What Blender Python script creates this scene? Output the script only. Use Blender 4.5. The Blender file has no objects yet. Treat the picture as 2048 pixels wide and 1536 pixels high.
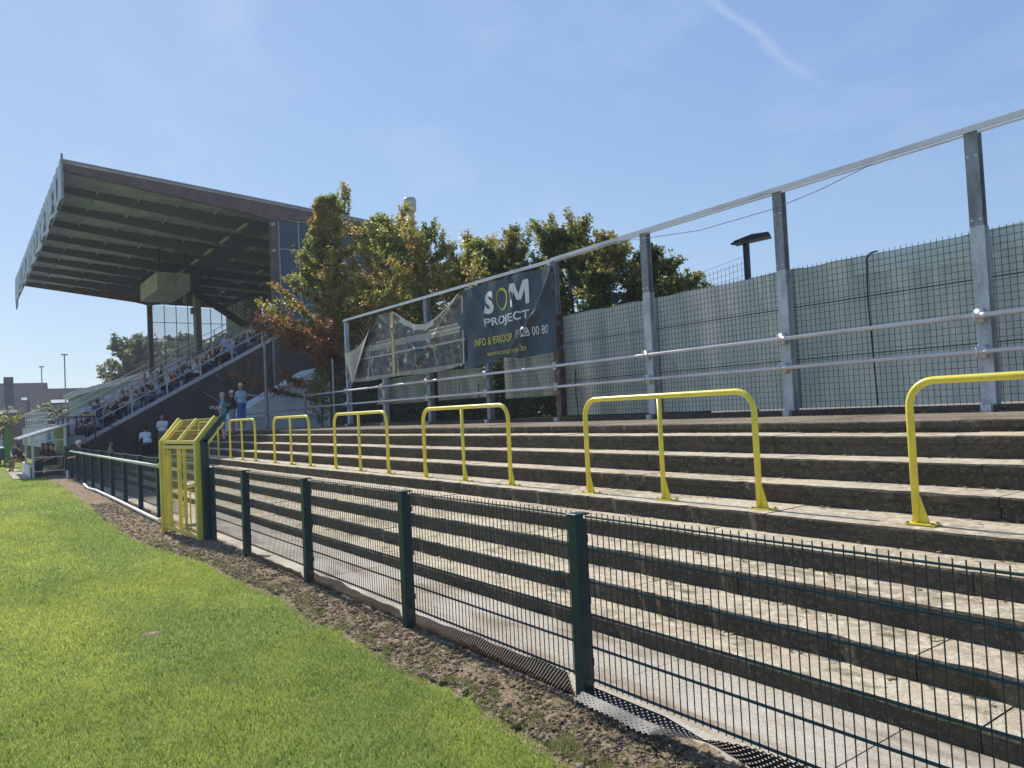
import bpy, bmesh, math, random
import numpy as np
from mathutils import Vector, Matrix
R_ = math.radians
random.seed(7); rng = np.random.default_rng(7)
SC = bpy.context.scene; COL = SC.collection

# ------------------------------------------------------------ camera
F = 1500.0; A_ = .049
vx = np.array([-1074., 102., F]); b_ = (102 - 1074 * A_) / F ** 2
up = np.array([-A_, -1, b_ * F]); mx = vx / np.linalg.norm(vx)
up = up - up.dot(mx) * mx; up /= np.linalg.norm(up)
X_ = -mx; Z_ = up; Y_ = np.cross(Z_, X_); RW = np.array([X_, Y_, Z_])
cam = bpy.data.objects.new('camera', bpy.data.cameras.new('camera')); COL.objects.link(cam)
rx, ry, rz = RW @ np.array([1, 0, 0.]), RW @ np.array([0, -1, 0.]), RW @ np.array([0, 0, -1.])
cam.matrix_world = Matrix(((rx[0], ry[0], rz[0], 0), (rx[1], ry[1], rz[1], 0), (rx[2], ry[2], rz[2], 1.87), (0, 0, 0, 1)))
cam.data.sensor_width = 36; cam.data.lens = F / 2048 * 36; cam.data.clip_start = .05; cam.data.clip_end = 5000
SC.camera = cam

# ------------------------------------------------------------ sky and sun
SUN_E = 42.0; SUN_AZ = .7   # azimuth measured from -X towards +Y
w = bpy.data.worlds.new("World"); SC.world = w; w.use_nodes = True
wn, wl = w.node_tree.nodes, w.node_tree.links
wn.clear()
wo = wn.new('ShaderNodeOutputWorld'); bg = wn.new('ShaderNodeBackground'); sky = wn.new('ShaderNodeTexSky')
sky.sky_type = 'NISHITA'; sky.sun_disc = False; sky.sun_elevation = R_(SUN_E); sky.sun_rotation = R_(-90 + SUN_AZ)
sky.air_density = 1.0; sky.dust_density = .15; sky.ozone_density = 1.6; sky.altitude = 50
bg.inputs['Strength'].default_value = .105
tc = wn.new('ShaderNodeTexCoord'); mp = wn.new('ShaderNodeMapping')
mp.inputs['Scale'].default_value = (1.1, 5.5, 8.0); mp.inputs['Rotation'].default_value = (0, R_(14), R_(25))
nz = wn.new('ShaderNodeTexNoise'); nz.inputs['Scale'].default_value = 1.3; nz.inputs['Detail'].default_value = 7; nz.inputs['Roughness'].default_value = .55
cr = wn.new('ShaderNodeValToRGB'); cr.color_ramp.elements[0].position = .5; cr.color_ramp.elements[1].position = .85
cr.color_ramp.elements[1].color = (.28, .28, .28, 1)
mixs = wn.new('ShaderNodeMix'); mixs.data_type = 'RGBA'; mixs.blend_type = 'MIX'
mixs.inputs[7].default_value = (4.9, 5.6, 6.5, 1)
EXPO = .5; KS = .105 * 2 ** EXPO     # soften the contrast of the clear sky, channel by channel
sep = wn.new('ShaderNodeSeparateColor'); com = wn.new('ShaderNodeCombineColor'); wl.new(sky.outputs[0], sep.inputs[0])
for i_, (g_, k_) in enumerate(((.58, .585), (.52, .67), (.35, .835))):
    m1 = wn.new('ShaderNodeMath'); m1.operation = 'MULTIPLY'; m1.inputs[1].default_value = KS
    m2 = wn.new('ShaderNodeMath'); m2.operation = 'POWER'; m2.inputs[1].default_value = g_
    m3 = wn.new('ShaderNodeMath'); m3.operation = 'MULTIPLY'; m3.inputs[1].default_value = k_ / KS
    wl.new(sep.outputs[i_], m1.inputs[0]); wl.new(m1.outputs[0], m2.inputs[0]); wl.new(m2.outputs[0], m3.inputs[0]); wl.new(m3.outputs[0], com.inputs[i_])
# one long thin vapour streak high on the right
def dirv(x, y): v = RW @ np.array([x - 1024, y - 768, F]); return v / np.linalg.norm(v)
da, db = dirv(1360, -60), dirv(1640, 170); nrm = np.cross(da, db); nrm /= np.linalg.norm(nrm); mid = (da + db); mid /= np.linalg.norm(mid)

wl.new(tc.outputs['Generated'], mp.inputs[0]); wl.new(mp.outputs[0], nz.inputs['Vector']); wl.new(nz.outputs['Fac'], cr.inputs[0])
wl.new(cr.outputs[0], mixs.inputs[0]); wl.new(com.outputs[0], mixs.inputs[6])
def vdot(v):
    q = wn.new('ShaderNodeVectorMath'); q.operation = 'DOT_PRODUCT'; q.inputs[1].default_value = tuple(v); wl.new(tc.outputs['Generated'], q.inputs[0]); return q.outputs['Value']
def mth(op, a_, b__=None):
    q = wn.new('ShaderNodeMath'); q.operation = op
    wl.new(a_, q.inputs[0]) if not isinstance(a_, float) else setattr(q.inputs[0], 'default_value', a_)
    if b__ is not None: wl.new(b__, q.inputs[1]) if not isinstance(b__, float) else setattr(q.inputs[1], 'default_value', b__)
    return q.outputs[0]
n3 = wn.new('ShaderNodeTexNoise'); n3.inputs['Scale'].default_value = 14; n3.inputs['Detail'].default_value = 6; wl.new(tc.outputs['Generated'], n3.inputs['Vector'])
acr = mth('ABSOLUTE', mth('ADD', vdot(nrm), mth('MULTIPLY', mth('SUBTRACT', n3.outputs['Fac'], .5), .03)))
wid = mth('MAXIMUM', mth('SUBTRACT', 1.0, mth('DIVIDE', acr, .0075)), 0.0)
lon = wn.new('ShaderNodeMapRange'); lon.inputs[1].default_value = math.cos(.115); lon.inputs[2].default_value = math.cos(.03); wl.new(vdot(mid), lon.inputs[0])
stk = mth('MULTIPLY', mth('MULTIPLY', wid, lon.outputs[0]), .22)
mix2 = wn.new('ShaderNodeMix'); mix2.data_type = 'RGBA'; mix2.inputs[7].default_value = (5.2, 5.8, 6.6, 1); wl.new(stk, mix2.inputs[0]); wl.new(mixs.outputs[2], mix2.inputs[6]); wl.new(mix2.outputs[2], bg.inputs[0]); wl.new(bg.outputs[0], wo.inputs[0])
sl = bpy.data.lights.new('sun', 'SUN'); sl.energy = 4.2; sl.angle = R_(.53); sl.color = (1, .95, .86)
so = bpy.data.objects.new('sun', sl); COL.objects.link(so)
e, a = R_(SUN_E), R_(SUN_AZ)
sv = Vector((-math.cos(e) * math.cos(a), math.cos(e) * math.sin(a), math.sin(e)))
so.rotation_euler = (-sv).to_track_quat('-Z', 'Y').to_euler()
SC.view_settings.view_transform = 'Standard'; SC.view_settings.look = 'None'; SC.view_settings.exposure = EXPO; SC.view_settings.gamma = 1
SC.cycles.max_bounces = 7; SC.cycles.transparent_max_bounces = 24

# ------------------------------------------------------------ materials
MATS = {}
def mat(name, col, rough=.8, metal=0, noise=None, bump=0, spec=.3, trans=0):
    """noise: list of (scale, colour, lo, hi, stretch) layers mixed over the base colour by ramped noise"""
    if name in MATS: return MATS[name]
    m = bpy.data.materials.new(name); m.use_nodes = True; n, l = m.node_tree.nodes, m.node_tree.links
    p = n['Principled BSDF']; p.inputs['Roughness'].default_value = rough; p.inputs['Metallic'].default_value = metal
    p.inputs['Specular IOR Level'].default_value = spec
    p.inputs['Base Color'].default_value = (*col, 1)
    cur = None
    if noise or bump:
        t = n.new('ShaderNodeTexCoord')
    for (sc, c, lo, hi, st) in (noise or []):
        mpn = n.new('ShaderNodeMapping'); mpn.inputs['Scale'].default_value = st
        nn = n.new('ShaderNodeTexNoise'); nn.inputs['Scale'].default_value = sc; nn.inputs['Detail'].default_value = 6; nn.inputs['Roughness'].default_value = .62
        r = n.new('ShaderNodeValToRGB'); r.color_ramp.elements[0].position = lo; r.color_ramp.elements[1].position = hi
        mm = n.new('ShaderNodeMix'); mm.data_type = 'RGBA'
        l.new(t.outputs['Object'], mpn.inputs[0]); l.new(mpn.outputs[0], nn.inputs['Vector']); l.new(nn.outputs['Fac'], r.inputs[0]); l.new(r.outputs[0], mm.inputs[0])
        if cur is None: mm.inputs[6].default_value = (*col, 1)
        else: l.new(cur, mm.inputs[6])
        mm.inputs[7].default_value = (*c, 1); cur = mm.outputs[2]
    if cur is not None: l.new(cur, p.inputs['Base Color'])
    if bump:
        sc, st_, dist = bump
        nn = n.new('ShaderNodeTexNoise'); nn.inputs['Scale'].default_value = sc; nn.inputs['Detail'].default_value = 8; nn.inputs['Roughness'].default_value = .65
        bp = n.new('ShaderNodeBump'); bp.inputs['Strength'].default_value = st_; bp.inputs['Distance'].default_value = dist
        l.new(t.outputs['Object'], nn.inputs['Vector']); l.new(nn.outputs['Fac'], bp.inputs['Height']); l.new(bp.outputs[0], p.inputs['Normal'])
    MATS[name] = m; return m
U = (1, 1, 1)
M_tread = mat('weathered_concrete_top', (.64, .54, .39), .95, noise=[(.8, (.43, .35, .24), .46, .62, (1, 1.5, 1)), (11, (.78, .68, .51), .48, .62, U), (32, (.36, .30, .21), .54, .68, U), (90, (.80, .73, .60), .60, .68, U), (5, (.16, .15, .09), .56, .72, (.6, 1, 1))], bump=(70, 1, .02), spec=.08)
M_landing = mat('soiled_concrete_top', (.34, .28, .21), .97, noise=[(1.1, (.20, .16, .12), .42, .6, U), (18, (.38, .32, .24), .52, .66, U), (60, (.13, .11, .08), .5, .66, U)], bump=(60, 1, .02), spec=.05)
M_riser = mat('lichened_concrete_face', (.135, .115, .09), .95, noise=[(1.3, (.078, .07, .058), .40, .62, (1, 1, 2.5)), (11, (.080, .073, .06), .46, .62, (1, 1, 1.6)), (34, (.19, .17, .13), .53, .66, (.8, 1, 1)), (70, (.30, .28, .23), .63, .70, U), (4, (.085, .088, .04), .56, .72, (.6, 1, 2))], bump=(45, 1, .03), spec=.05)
M_paver = mat('corridor_concrete', (.52, .47, .38), .95, noise=[(1.2, (.40, .35, .27), .4, .6, U), (38, (.62, .57, .48), .5, .68, U), (85, (.27, .24, .18), .52, .7, U), (2.2, (.27, .21, .145), .5, .66, (.35, 1.5, 1)), (120, (.70, .65, .56), .6, .68, U)], bump=(80, .7, .008), spec=.1)
M_dirt = mat('dry_earth', (.33, .25, .165), 1, noise=[(1.3, (.19, .14, .09), .45, .6, U), (2.7, (.27, .20, .13), .4, .62, U), (24, (.52, .42, .30), .48, .64, U), (60, (.12, .085, .055), .5, .68, U), (4, (.20, .20, .07), .58, .7, U)], bump=(60, 1, .02), spec=.05)
M_ground = mat('turf_base', (.20, .27, .055), 1, noise=[(.5, (.26, .32, .06), .42, .6, (.5, 1.6, 1)), (9, (.16, .23, .05), .45, .62, U), (70, (.34, .38, .11), .5, .66, U), (150, (.10, .13, .04), .5, .7, U)], bump=(110, .8, .02), spec=.05)
M_green = mat('green_powder_coat', (.004, .034, .042), .42, noise=[(6, (.006, .045, .052), .45, .7, U)], spec=.5)
M_green_far = M_green
M_yellow = mat('yellow_paint', (.80, .64, .12), .45, noise=[(3, (.68, .54, .12), .45, .65, U), (45, (.42, .37, .10), .62, .72, U)], bump=(30, .15, .004), spec=.4)
M_yrail = mat('yellow_gloss_paint', (.82, .68, .07), .36, noise=[(3, (.72, .58, .08), .45, .65, U), (18, (.52, .42, .10), .62, .70, (1, 1, 2)), (60, (.30, .22, .10), .66, .70, U)], bump=(30, .15, .003), spec=.5)
M_galv = mat('galvanised_steel', (.55, .58, .62), .55, .3, noise=[(5, (.36, .40, .44), .4, .6, (1, 1, .4)), (25, (.66, .68, .7), .55, .7, U), (9, (.24, .2, .17), .66, .76, (1, 1, .3))], bump=(20, .2, .004))
M_galvd = mat('dull_steel', (.30, .33, .37), .6, .3, noise=[(5, (.19, .215, .24), .4, .6, (1, 1, .4)), (9, (.15, .08, .05), .62, .72, (1, 1, .4))], bump=(20, .2, .004))
M_rust = mat('rusty_steel', (.14, .085, .065), .8, .1, noise=[(7, (.22, .2, .2), .5, .62, U)], bump=(20, .2, .004))
M_pipe = mat('bright_tube', (.68, .66, .66), .38, .35, noise=[(4, (.5, .47, .45), .5, .7, (.3, 1, 1)), (30, (.3, .2, .12), .66, .74, U)])
M_mesh = mat('dark_wire', (.035, .055, .05), .6, .2)
M_white = mat('white_plastic', (.78, .77, .73), .6, noise=[(6, (.6, .58, .52), .5, .7, U)])
M_sheetnode = None
M_brown = mat('brown_painted_steel', (.12, .078, .078), .65, noise=[(2, (.17, .12, .12), .45, .65, U)])
M_wall = mat('dark_brick', (.075, .062, .055), .9, noise=[(1.2, (.05, .043, .04), .4, .6, U), (5, (.11, .095, .08), .55, .7, (1, 1, 3))], bump=(12, .4, .02))
M_roofu = mat('fibre_cement_soffit', (.40, .42, .55), .9, noise=[(.5, (.28, .30, .40), .4, .6, U), (1.8, (.50, .50, .58), .5, .68, U)], bump=(6, .3, .02))
M_beam = mat('dark_beam', (.12, .12, .17), .7, noise=[(3, (.15, .12, .13), .5, .65, U)])
M_fascia = mat('pale_banner_cloth', (.62, .64, .78), .7, noise=[(.9, (.50, .53, .68), .45, .6, (1, 1, .35)), (3, (.74, .75, .86), .55, .7, (1, 1, .3))], bump=(1.5, .9, .25))
M_cabin = mat('cream_fibreboard', (.50, .44, .46), .85, noise=[(1.5, (.38, .35, .35), .45, .65, (1, 1, .4))])
M_conc = mat('stand_concrete', (.33, .32, .30), .9, noise=[(1.5, (.24, .23, .22), .4, .65, U)])
M_seat = mat('lavender_seat_plastic', (.30, .33, .46), .6, noise=[(2, (.24, .27, .38), .45, .65, U)])
M_railw = mat('shade_greyed_paint', (.42, .42, .44), .6, noise=[(4, (.32, .31, .31), .5, .7, U)])  # white paint greyed, putting the shade under the roof into its colour
M_dark = mat('black_paint', (.02, .02, .024), .5)
M_navy = mat('navy_vinyl', (.010, .030, .055), .42, noise=[(1.6, (.016, .055, .085), .42, .62, (1, 1, .5)), (5, (.035, .08, .11), .6, .75, (1, 1, .4))], bump=(2.4, .5, .08), spec=.5)
M_print_w = mat('print_white', (.66, .68, .70), .5)
M_print_y = mat('print_yellow', (.60, .56, .10), .5)
M_print_y2 = mat('print_olive', (.30, .36, .12), .5)
M_bannerback = mat('banner_reverse', (.40, .375, .32), .7, noise=[(3, (.30, .28, .24), .45, .65, U)], bump=(6, .3, .03))
M_hem = mat('banner_hem', (.55, .52, .45), .7)
M_orange = mat('banner_fade', (.55, .43, .28), .7, noise=[(10, (.4, .28, .16), .5, .62, U)])
M_tent = mat('white_tarpaulin', (.60, .64, .68), .6, noise=[(1, (.48, .52, .56), .45, .65, U)], bump=(2, .4, .1))
M_bark = mat('bark', (.12, .09, .065), .9, bump=(20, .6, .02))
M_brick = mat('red_brick', (.14, .08, .06), .9, noise=[(8, (.19, .12, .09), .45, .6, (1, 1, 3))])
M_brick2 = mat('grey_brown_brick', (.055, .052, .056), .9, noise=[(8, (.08, .072, .07), .45, .6, (1, 1, 3))])
M_tile = mat('slate_tile', (.034, .036, .052), .9, noise=[(2, (.055, .056, .072), .45, .6, (1, 1, 4))])
M_glassd = mat('dark_window', (.03, .035, .045), .12, spec=.8)
M_plast = mat('black_perforated_plastic', (.022, .02, .028), .46, spec=.38)
M_frame = mat('dugout_frame', (.62, .64, .60), .5)
M_dugback = mat('dugout_panel', (.30, .36, .30), .6)
M_rubber = mat('tyre_rubber', (.02, .02, .02), .8)
M_vent = mat('vent_pipe', (.42, .42, .42), .6, .2, noise=[(3, (.33, .33, .33), .45, .65, U)])
M_bluegreen = mat('green_cladding', (.22, .32, .29), .7)
M_skylight = mat('corrugated_sheet', (.55, .58, .60), .6, noise=[(2, (.42, .45, .47), .45, .65, U)])
M_hedge_t = None

def glassy(name, tint, alpha, rough=.15):
    m = bpy.data.materials.new(name); m.use_nodes = True; n, l = m.node_tree.nodes, m.node_tree.links
    p = n['Principled BSDF']; p.inputs['Base Color'].default_value = (*tint, 1); p.inputs['Roughness'].default_value = rough
    p.inputs['Alpha'].default_value = alpha; return m
M_glass = glassy('clear_glazing', (.55, .62, .65), .22)
M_glasst = glassy('dark_interior_glazing', (.035, .06, .09), .86)  # near end: the dark interior behind is put into the glass colour

def translucent(name, attr=False, col=(.1, .2, .03), tr=.5, rough=.6, ramp=None):
    """leaf / grass / thin sheet: diffuse+translucent, colour from a colour attribute"""
    m = bpy.data.materials.new(name); m.use_nodes = True; n, l = m.node_tree.nodes, m.node_tree.links; n.clear()
    o = n.new('ShaderNodeOutputMaterial'); p = n.new('ShaderNodeBsdfPrincipled'); t = n.new('ShaderNodeBsdfTranslucent'); mx_ = n.new('ShaderNodeMixShader')
    mx_.inputs[0].default_value = tr; p.inputs['Roughness'].default_value = rough; p.inputs['Specular IOR Level'].default_value = .35
    if attr:
        at = n.new('ShaderNodeAttribute'); at.attribute_name = 'tint'
        l.new(at.outputs['Color'], p.inputs['Base Color']); l.new(at.outputs['Color'], t.inputs[0])
    else:
        p.inputs['Base Color'].default_value = (*col, 1); t.inputs[0].default_value = (*col, 1)
    l.new(p.outputs[0], mx_.inputs[1]); l.new(t.outputs[0], mx_.inputs[2]); l.new(mx_.outputs[0], o.inputs[0]); return m
M_leaf = translucent('leaf', True, tr=.58, rough=.45)
M_blade = translucent('grass_blade', True, tr=.5, rough=.5)
M_straw = translucent('straw', True, tr=.2, rough=.8)

def sheet_mat():
    m = translucent('privacy_sheet', False, (.2, .28, .25), .55, .55); n, l = m.node_tree.nodes, m.node_tree.links
    tcn = n.new('ShaderNodeTexCoord'); mpn = n.new('ShaderNodeMapping'); mpn.inputs['Scale'].default_value = (1.3, 1, .22)
    nn = n.new('ShaderNodeTexNoise'); nn.inputs['Scale'].default_value = 1.7; nn.inputs['Detail'].default_value = 6
    r = n.new('ShaderNodeValToRGB'); els = r.color_ramp.elements
    els[0].position = .3; els[0].color = (.36, .43, .38, 1); els[1].position = .72; els[1].color = (.70, .67, .61, 1)
    x = els.new(.5); x.color = (.47, .53, .47, 1)
    l.new(tcn.outputs['Object'], mpn.inputs[0]); l.new(mpn.outputs[0], nn.inputs['Vector']); l.new(nn.outputs['Fac'], r.inputs[0])
    bp = n.new('ShaderNodeBump'); bp.inputs['Strength'].default_value = .6; bp.inputs['Distance'].default_value = .08
    mp2 = n.new('ShaderNodeMapping'); mp2.inputs['Scale'].default_value = (3.5, 1, .35); n2 = n.new('ShaderNodeTexNoise'); n2.inputs['Scale'].default_value = 1.5
    l.new(tcn.outputs['Object'], mp2.inputs[0]); l.new(mp2.outputs[0], n2.inputs['Vector']); l.new(n2.outputs['Fac'], bp.inputs['Height'])
    for nd in n:
        if nd.type == 'BSDF_PRINCIPLED': l.new(r.outputs[0], nd.inputs['Base Color']); l.new(bp.outputs[0], nd.inputs['Normal'])
        if nd.type == 'BSDF_TRANSLUCENT': l.new(r.outputs[0], nd.inputs[0])
    return m
M_sheet = sheet_mat()
M_sheet2 = translucent('clear_strip_sheet', False, (.75, .82, .82), .5, .4)

# ------------------------------------------------------------ mesh helpers
class MB:
    def __init__(s): s.v = []; s.f = []; s.mi = []
    def add(s, vs, fs, mi=0):
        o = len(s.v); s.v += [tuple(p) for p in vs]; s.f += [tuple(i + o for i in f) for f in fs]; s.mi += [mi] * len(fs)
    def box(s, x0, y0, z0, x1, y1, z1, mi=0):
        s.add([(x0, y0, z0), (x1, y0, z0), (x1, y1, z0), (x0, y1, z0), (x0, y0, z1), (x1, y0, z1), (x1, y1, z1), (x0, y1, z1)],
              [(0, 3, 2, 1), (4, 5, 6, 7), (0, 1, 5, 4), (1, 2, 6, 5), (2, 3, 7, 6), (3, 0, 4, 7)], mi)
    def bar(s, p, q, w, h=None, upv=(0, 0, 1), mi=0):
        p, q = Vector(p), Vector(q); d = (q - p).normalized(); u = Vector(upv)
        if abs(d.dot(u)) > .98: u = Vector((0, 1, 0))
        sd = d.cross(u).normalized(); u2 = sd.cross(d); h = w if h is None else h
        vs = [c + sd * (i * w / 2) + u2 * (j * h / 2) for c in (p, q) for i, j in ((-1, -1), (1, -1), (1, 1), (-1, 1))]
        s.add(vs, [(0, 1, 2, 3), (7, 6, 5, 4), (0, 4, 5, 1), (1, 5, 6, 2), (2, 6, 7, 3), (3, 7, 4, 0)], mi)
    def tube(s, pts, r, n=10, mi=0, cap=True):
        pts = [Vector(p) for p in pts]; rs = r if isinstance(r, (list, tuple)) else [r] * len(pts); o = len(s.v)
        prev = None
        for i, p in enumerate(pts):
            d = (pts[min(i + 1, len(pts) - 1)] - pts[max(i - 1, 0)]).normalized()
            u = Vector((0, 0, 1)) if abs(d.z) < .95 else Vector((0, 1, 0))
            if prev is not None: u = prev
            sd = d.cross(u).normalized(); u = sd.cross(d).normalized(); prev = u
            for k in range(n):
                t = 2 * math.pi * (k + .5) / n; s.v.append(tuple(p + (sd * math.cos(t) + u * math.sin(t)) * rs[i]))
        for i in range(len(pts) - 1):
            for k in range(n):
                a0 = o + i * n + k; a1 = o + i * n + (k + 1) % n; s.f.append((a0, a1, a1 + n, a0 + n)); s.mi.append(mi)
        if cap:
            s.f.append(tuple(o + k for k in range(n))[::-1]); s.f.append(tuple(o + (len(pts) - 1) * n + k for k in range(n))); s.mi += [mi, mi]
    def prism(s, poly, x0, x1, axis='x', mi=0):
        n = len(poly)
        mk = {'x': lambda t, a, b: (t, a, b), 'y': lambda t, a, b: (a, t, b), 'z': lambda t, a, b: (a, b, t)}[axis]
        vs = [mk(x0, a, b) for a, b in poly] + [mk(x1, a, b) for a, b in poly]
        s.add(vs, [tuple(range(n))[::-1], tuple(range(n, 2 * n))] + [(i, (i + 1) % n, n + (i + 1) % n, n + i) for i in range(n)], mi)
    def grid(s, fn, nu, nv, mi=0):
        vs = [fn(i / nu, j / nv) for j in range(nv + 1) for i in range(nu + 1)]
        s.add(vs, [(j * (nu + 1) + i, j * (nu + 1) + i + 1, (j + 1) * (nu + 1) + i + 1, (j + 1) * (nu + 1) + i) for j in range(nv) for i in range(nu)], mi)
    def build(s, name, mats, parent=None, smooth=False, bevel=0, fix=True):
        me = bpy.data.meshes.new(name); me.from_pydata(s.v, [], s.f)
        for m in (mats if isinstance(mats, (list, tuple)) else [mats]): me.materials.append(m)
        me.polygons.foreach_set('material_index', s.mi)
        if fix:
            bm = bmesh.new(); bm.from_mesh(me); bmesh.ops.recalc_face_normals(bm, faces=bm.faces)
            if bevel: bmesh.ops.bevel(bm, geom=bm.edges[:], offset=bevel, segments=1, affect='EDGES')
            bm.to_mesh(me); bm.free()
        if smooth: me.shade_smooth() if hasattr(me, 'shade_smooth') else None
        o = bpy.data.objects.new(name, me); COL.objects.link(o)
        if parent:
            o.parent = parent
            o.location = (0, 0, 0) if (parent.get('_part') or parent.get('_local')) else -Vector(parent.location)
        if parent: o['_part'] = 1
        return o
def thing(name, label, cat, loc=(0, 0, 0), group=None):
    o = bpy.data.objects.new(name, None); COL.objects.link(o); o.location = loc; o.empty_display_size = .2
    o['label'] = label; o['category'] = cat
    if group: o['group'] = group
    return o
def tag(o, label, cat, group=None):
    o['label'] = label; o['category'] = cat
    if group: o['group'] = group
    return o
def struct(o): o['kind'] = 'structure'; return o

def fast_mesh(name, verts, faces_idx, nper, mats, tint=None, parent=None, midx=None):
    """verts (N,3), faces_idx flat, nper verts per face, tint per face (M,3)"""
    me = bpy.data.meshes.new(name); nf = len(faces_idx) // nper
    me.vertices.add(len(verts)); me.vertices.foreach_set('co', np.asarray(verts, np.float32).ravel())
    me.loops.add(len(faces_idx)); me.loops.foreach_set('vertex_index', np.asarray(faces_idx, np.int32))
    me.polygons.add(nf); me.polygons.foreach_set('loop_start', np.arange(0, nf * nper, nper, dtype=np.int32))
    for m in (mats if isinstance(mats, (list, tuple)) else [mats]): me.materials.append(m)
    if midx is not None: me.polygons.foreach_set('material_index', np.asarray(midx, np.int32))
    me.update(calc_edges=True)
    if tint is not None:
        at = me.color_attributes.new('tint', 'FLOAT_COLOR', 'CORNER'); c = np.ones((nf * nper, 4), np.float32); c[:, :3] = np.repeat(tint, nper, axis=0)
        at.data.foreach_set('color', c.ravel())
    o = bpy.data.objects.new(name, me); COL.objects.link(o)
    if parent: o.parent = parent; o['_part'] = 1; o.location = -Vector(parent.location)
    return o
def vnoise(x, y, seed=0):
    """smooth value noise, numpy"""
    xi, yi = np.floor(x).astype(int), np.floor(y).astype(int); fx, fy = x - xi, y - yi; fx = fx * fx * (3 - 2 * fx); fy = fy * fy * (3 - 2 * fy)
    def h(i, j): return np.modf(np.abs(np.sin(i * 127.1 + j * 311.7 + seed * 74.7) * 43758.5453))[0]
    return (h(xi, yi) * (1 - fx) + h(xi + 1, yi) * fx) * (1 - fy) + (h(xi, yi + 1) * (1 - fx) + h(xi + 1, yi + 1) * fx) * fy
def fbm(x, y, seed=0, o=4):
    t = 0; am = .5
    for k in range(o): t = t + am * vnoise(x * 2 ** k, y * 2 ** k, seed + k); am *= .5
    return t

# ------------------------------------------------------------ ground
BX = [-80, -45, -31, -21.6, -17.3, -14.3, -12.9, -10.8, -9, -7.8, -6.8, -6.2, -5.15, -4.85, -4.4, -4, -3.6, -3.35, -3, -1.5, 6]
BY = [1.7, 2.15, 2.4, 2.29, 2.16, 2.15, 2.23, 2.5, 2.55, 2.63, 2.51, 2.59, 2.54, 2.54, 2.62, 2.565, 2.57, 2.54, 2.5, 2.52, 2.5]
def border(x): return np.interp(x, BX, BY)
g = MB(); g.add([(-1500, -1500, -.03), (1500, -1500, -.03), (1500, 1500, -.03), (-1500, 1500, -.03)], [(0, 1, 2, 3)])
struct(g.build('ground', M_ground))
g = MB(); n = 120
g.grid(lambda u, v: (-75 + 95 * u, -60 + v * (float(border(-75 + 95 * u)) + 60 + .1), -.004), 190, 1)
struct(g.build('pitch', M_ground))
# earth strip, displaced
def strip_grid(x0, x1, step, y1):
    xs = np.arange(x0, x1, step); ny = int(1.0 / step * .95) + 1
    V = []; 
    for x in xs:
        yb = float(border(x)) - .12; V.append(np.stack([np.full(ny, x), np.linspace(yb, y1, ny), np.zeros(ny)], 1))
    V = np.array(V); X, Y = V[..., 0], V[..., 1]
    z = .05 * fbm(X * 3.1, Y * 3.1, 3) + .042 * fbm(X * 13, Y * 13, 5, 3) ** 1.5 * (.4 + 1.2 * fbm(X * 1.3, Y * 2.1, 77, 2)) + .012 * vnoise(X * 60, Y * 60, 9) - .035
    edge = np.clip((Y - (border(X) - .12)) / .15, 0, 1); z = z * edge - .012 * (1 - edge)
    V[..., 2] = z + .004
    nx = len(xs); idx = np.arange(nx * ny).reshape(nx, ny)
    F_ = np.stack([idx[:-1, :-1], idx[1:, :-1], idx[1:, 1:], idx[:-1, 1:]], -1).reshape(-1)
    return V.reshape(-1, 3), F_
Va, Fa = strip_grid(-9, -.5, .02, 3.16); Vb, Fb = strip_grid(-46, -8.98, .06, 3.16)
o = fast_mesh('dirt_strip', np.vstack([Va, Vb]), np.concatenate([Fa, Fb + len(Va)]), 4, M_dirt); struct(o)
# clods and straw on the earth
N = 9000; cx = -rng.uniform(.8, 4.6, N) ** 2 * .95 - 1.2; cy = border(cx) + rng.uniform(-.06, 1, N) * (3.1 - border(cx)); s_ = rng.gamma(2.0, .0042, N) + .003
oc = np.array([[1, 0, 0], [-1, 0, 0], [0, 1, 0], [0, -1, 0], [0, 0, 1], [0, 0, -1.]]); tri = np.array([[0, 2, 4], [2, 1, 4], [1, 3, 4], [3, 0, 4], [2, 0, 5], [1, 2, 5], [3, 1, 5], [0, 3, 5]])
cz = .02 * fbm(cx * 3, cy * 3, 3) + .012
V = (oc[None] * (rng.uniform(.6, 1.4, (N, 6, 1)) * s_[:, None, None])) * np.array([1.2, 1.2, .7]) + np.stack([cx, cy, cz], 1)[:, None]
o = fast_mesh('earth_clods', V.reshape(-1, 3), (tri[None] + np.arange(N)[:, None, None] * 6).reshape(-1), 3, M_dirt); o['kind'] = 'stuff'; tag(o, 'small dry clods of earth strewn along the foot of the green mesh fence', 'clods')
# corridor paving between fence and terrace
g = MB()
for i in range(20):
    x0 = -31 + i * 1.6
    g.box(x0, 3.12, -.08, x0 + 1.592, 4.125, .002 + random.uniform(-.002, .002))
struct(g.build('corridor_path', M_paver))
# rising floor left of the terrace, under the stand
g = MB(); g.grid(lambda u, v: (-78 + 47 * u, 3.12 + 18 * v, .0 + (0 if v * 18 < .9 else min((v * 18 - .9) * .23, 1.3))), 10, 36)
struct(g.build('sloping_pavement', mat('asphalt_brown', (.16, .14, .115), .95, noise=[(1, (.11, .10, .09), .4, .6, U), (40, (.22, .2, .17), .5, .68, U)], bump=(60, .5, .01))))
# ground behind terrace
g = MB(); g.box(-31, 10.62, -.02, 8, 60, 1.5)
struct(g.build('raised_yard', mat('yard_gravel', (.2, .18, .15), .95, noise=[(20, (.3, .27, .22), .45, .65, U)])))

g = MB(); g.tube([(-7.51, 1.26, -.0035), (-7.51, 1.26, .006)], [.10, .075], 14); struct(g.build('bare_patch', M_dirt))
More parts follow.
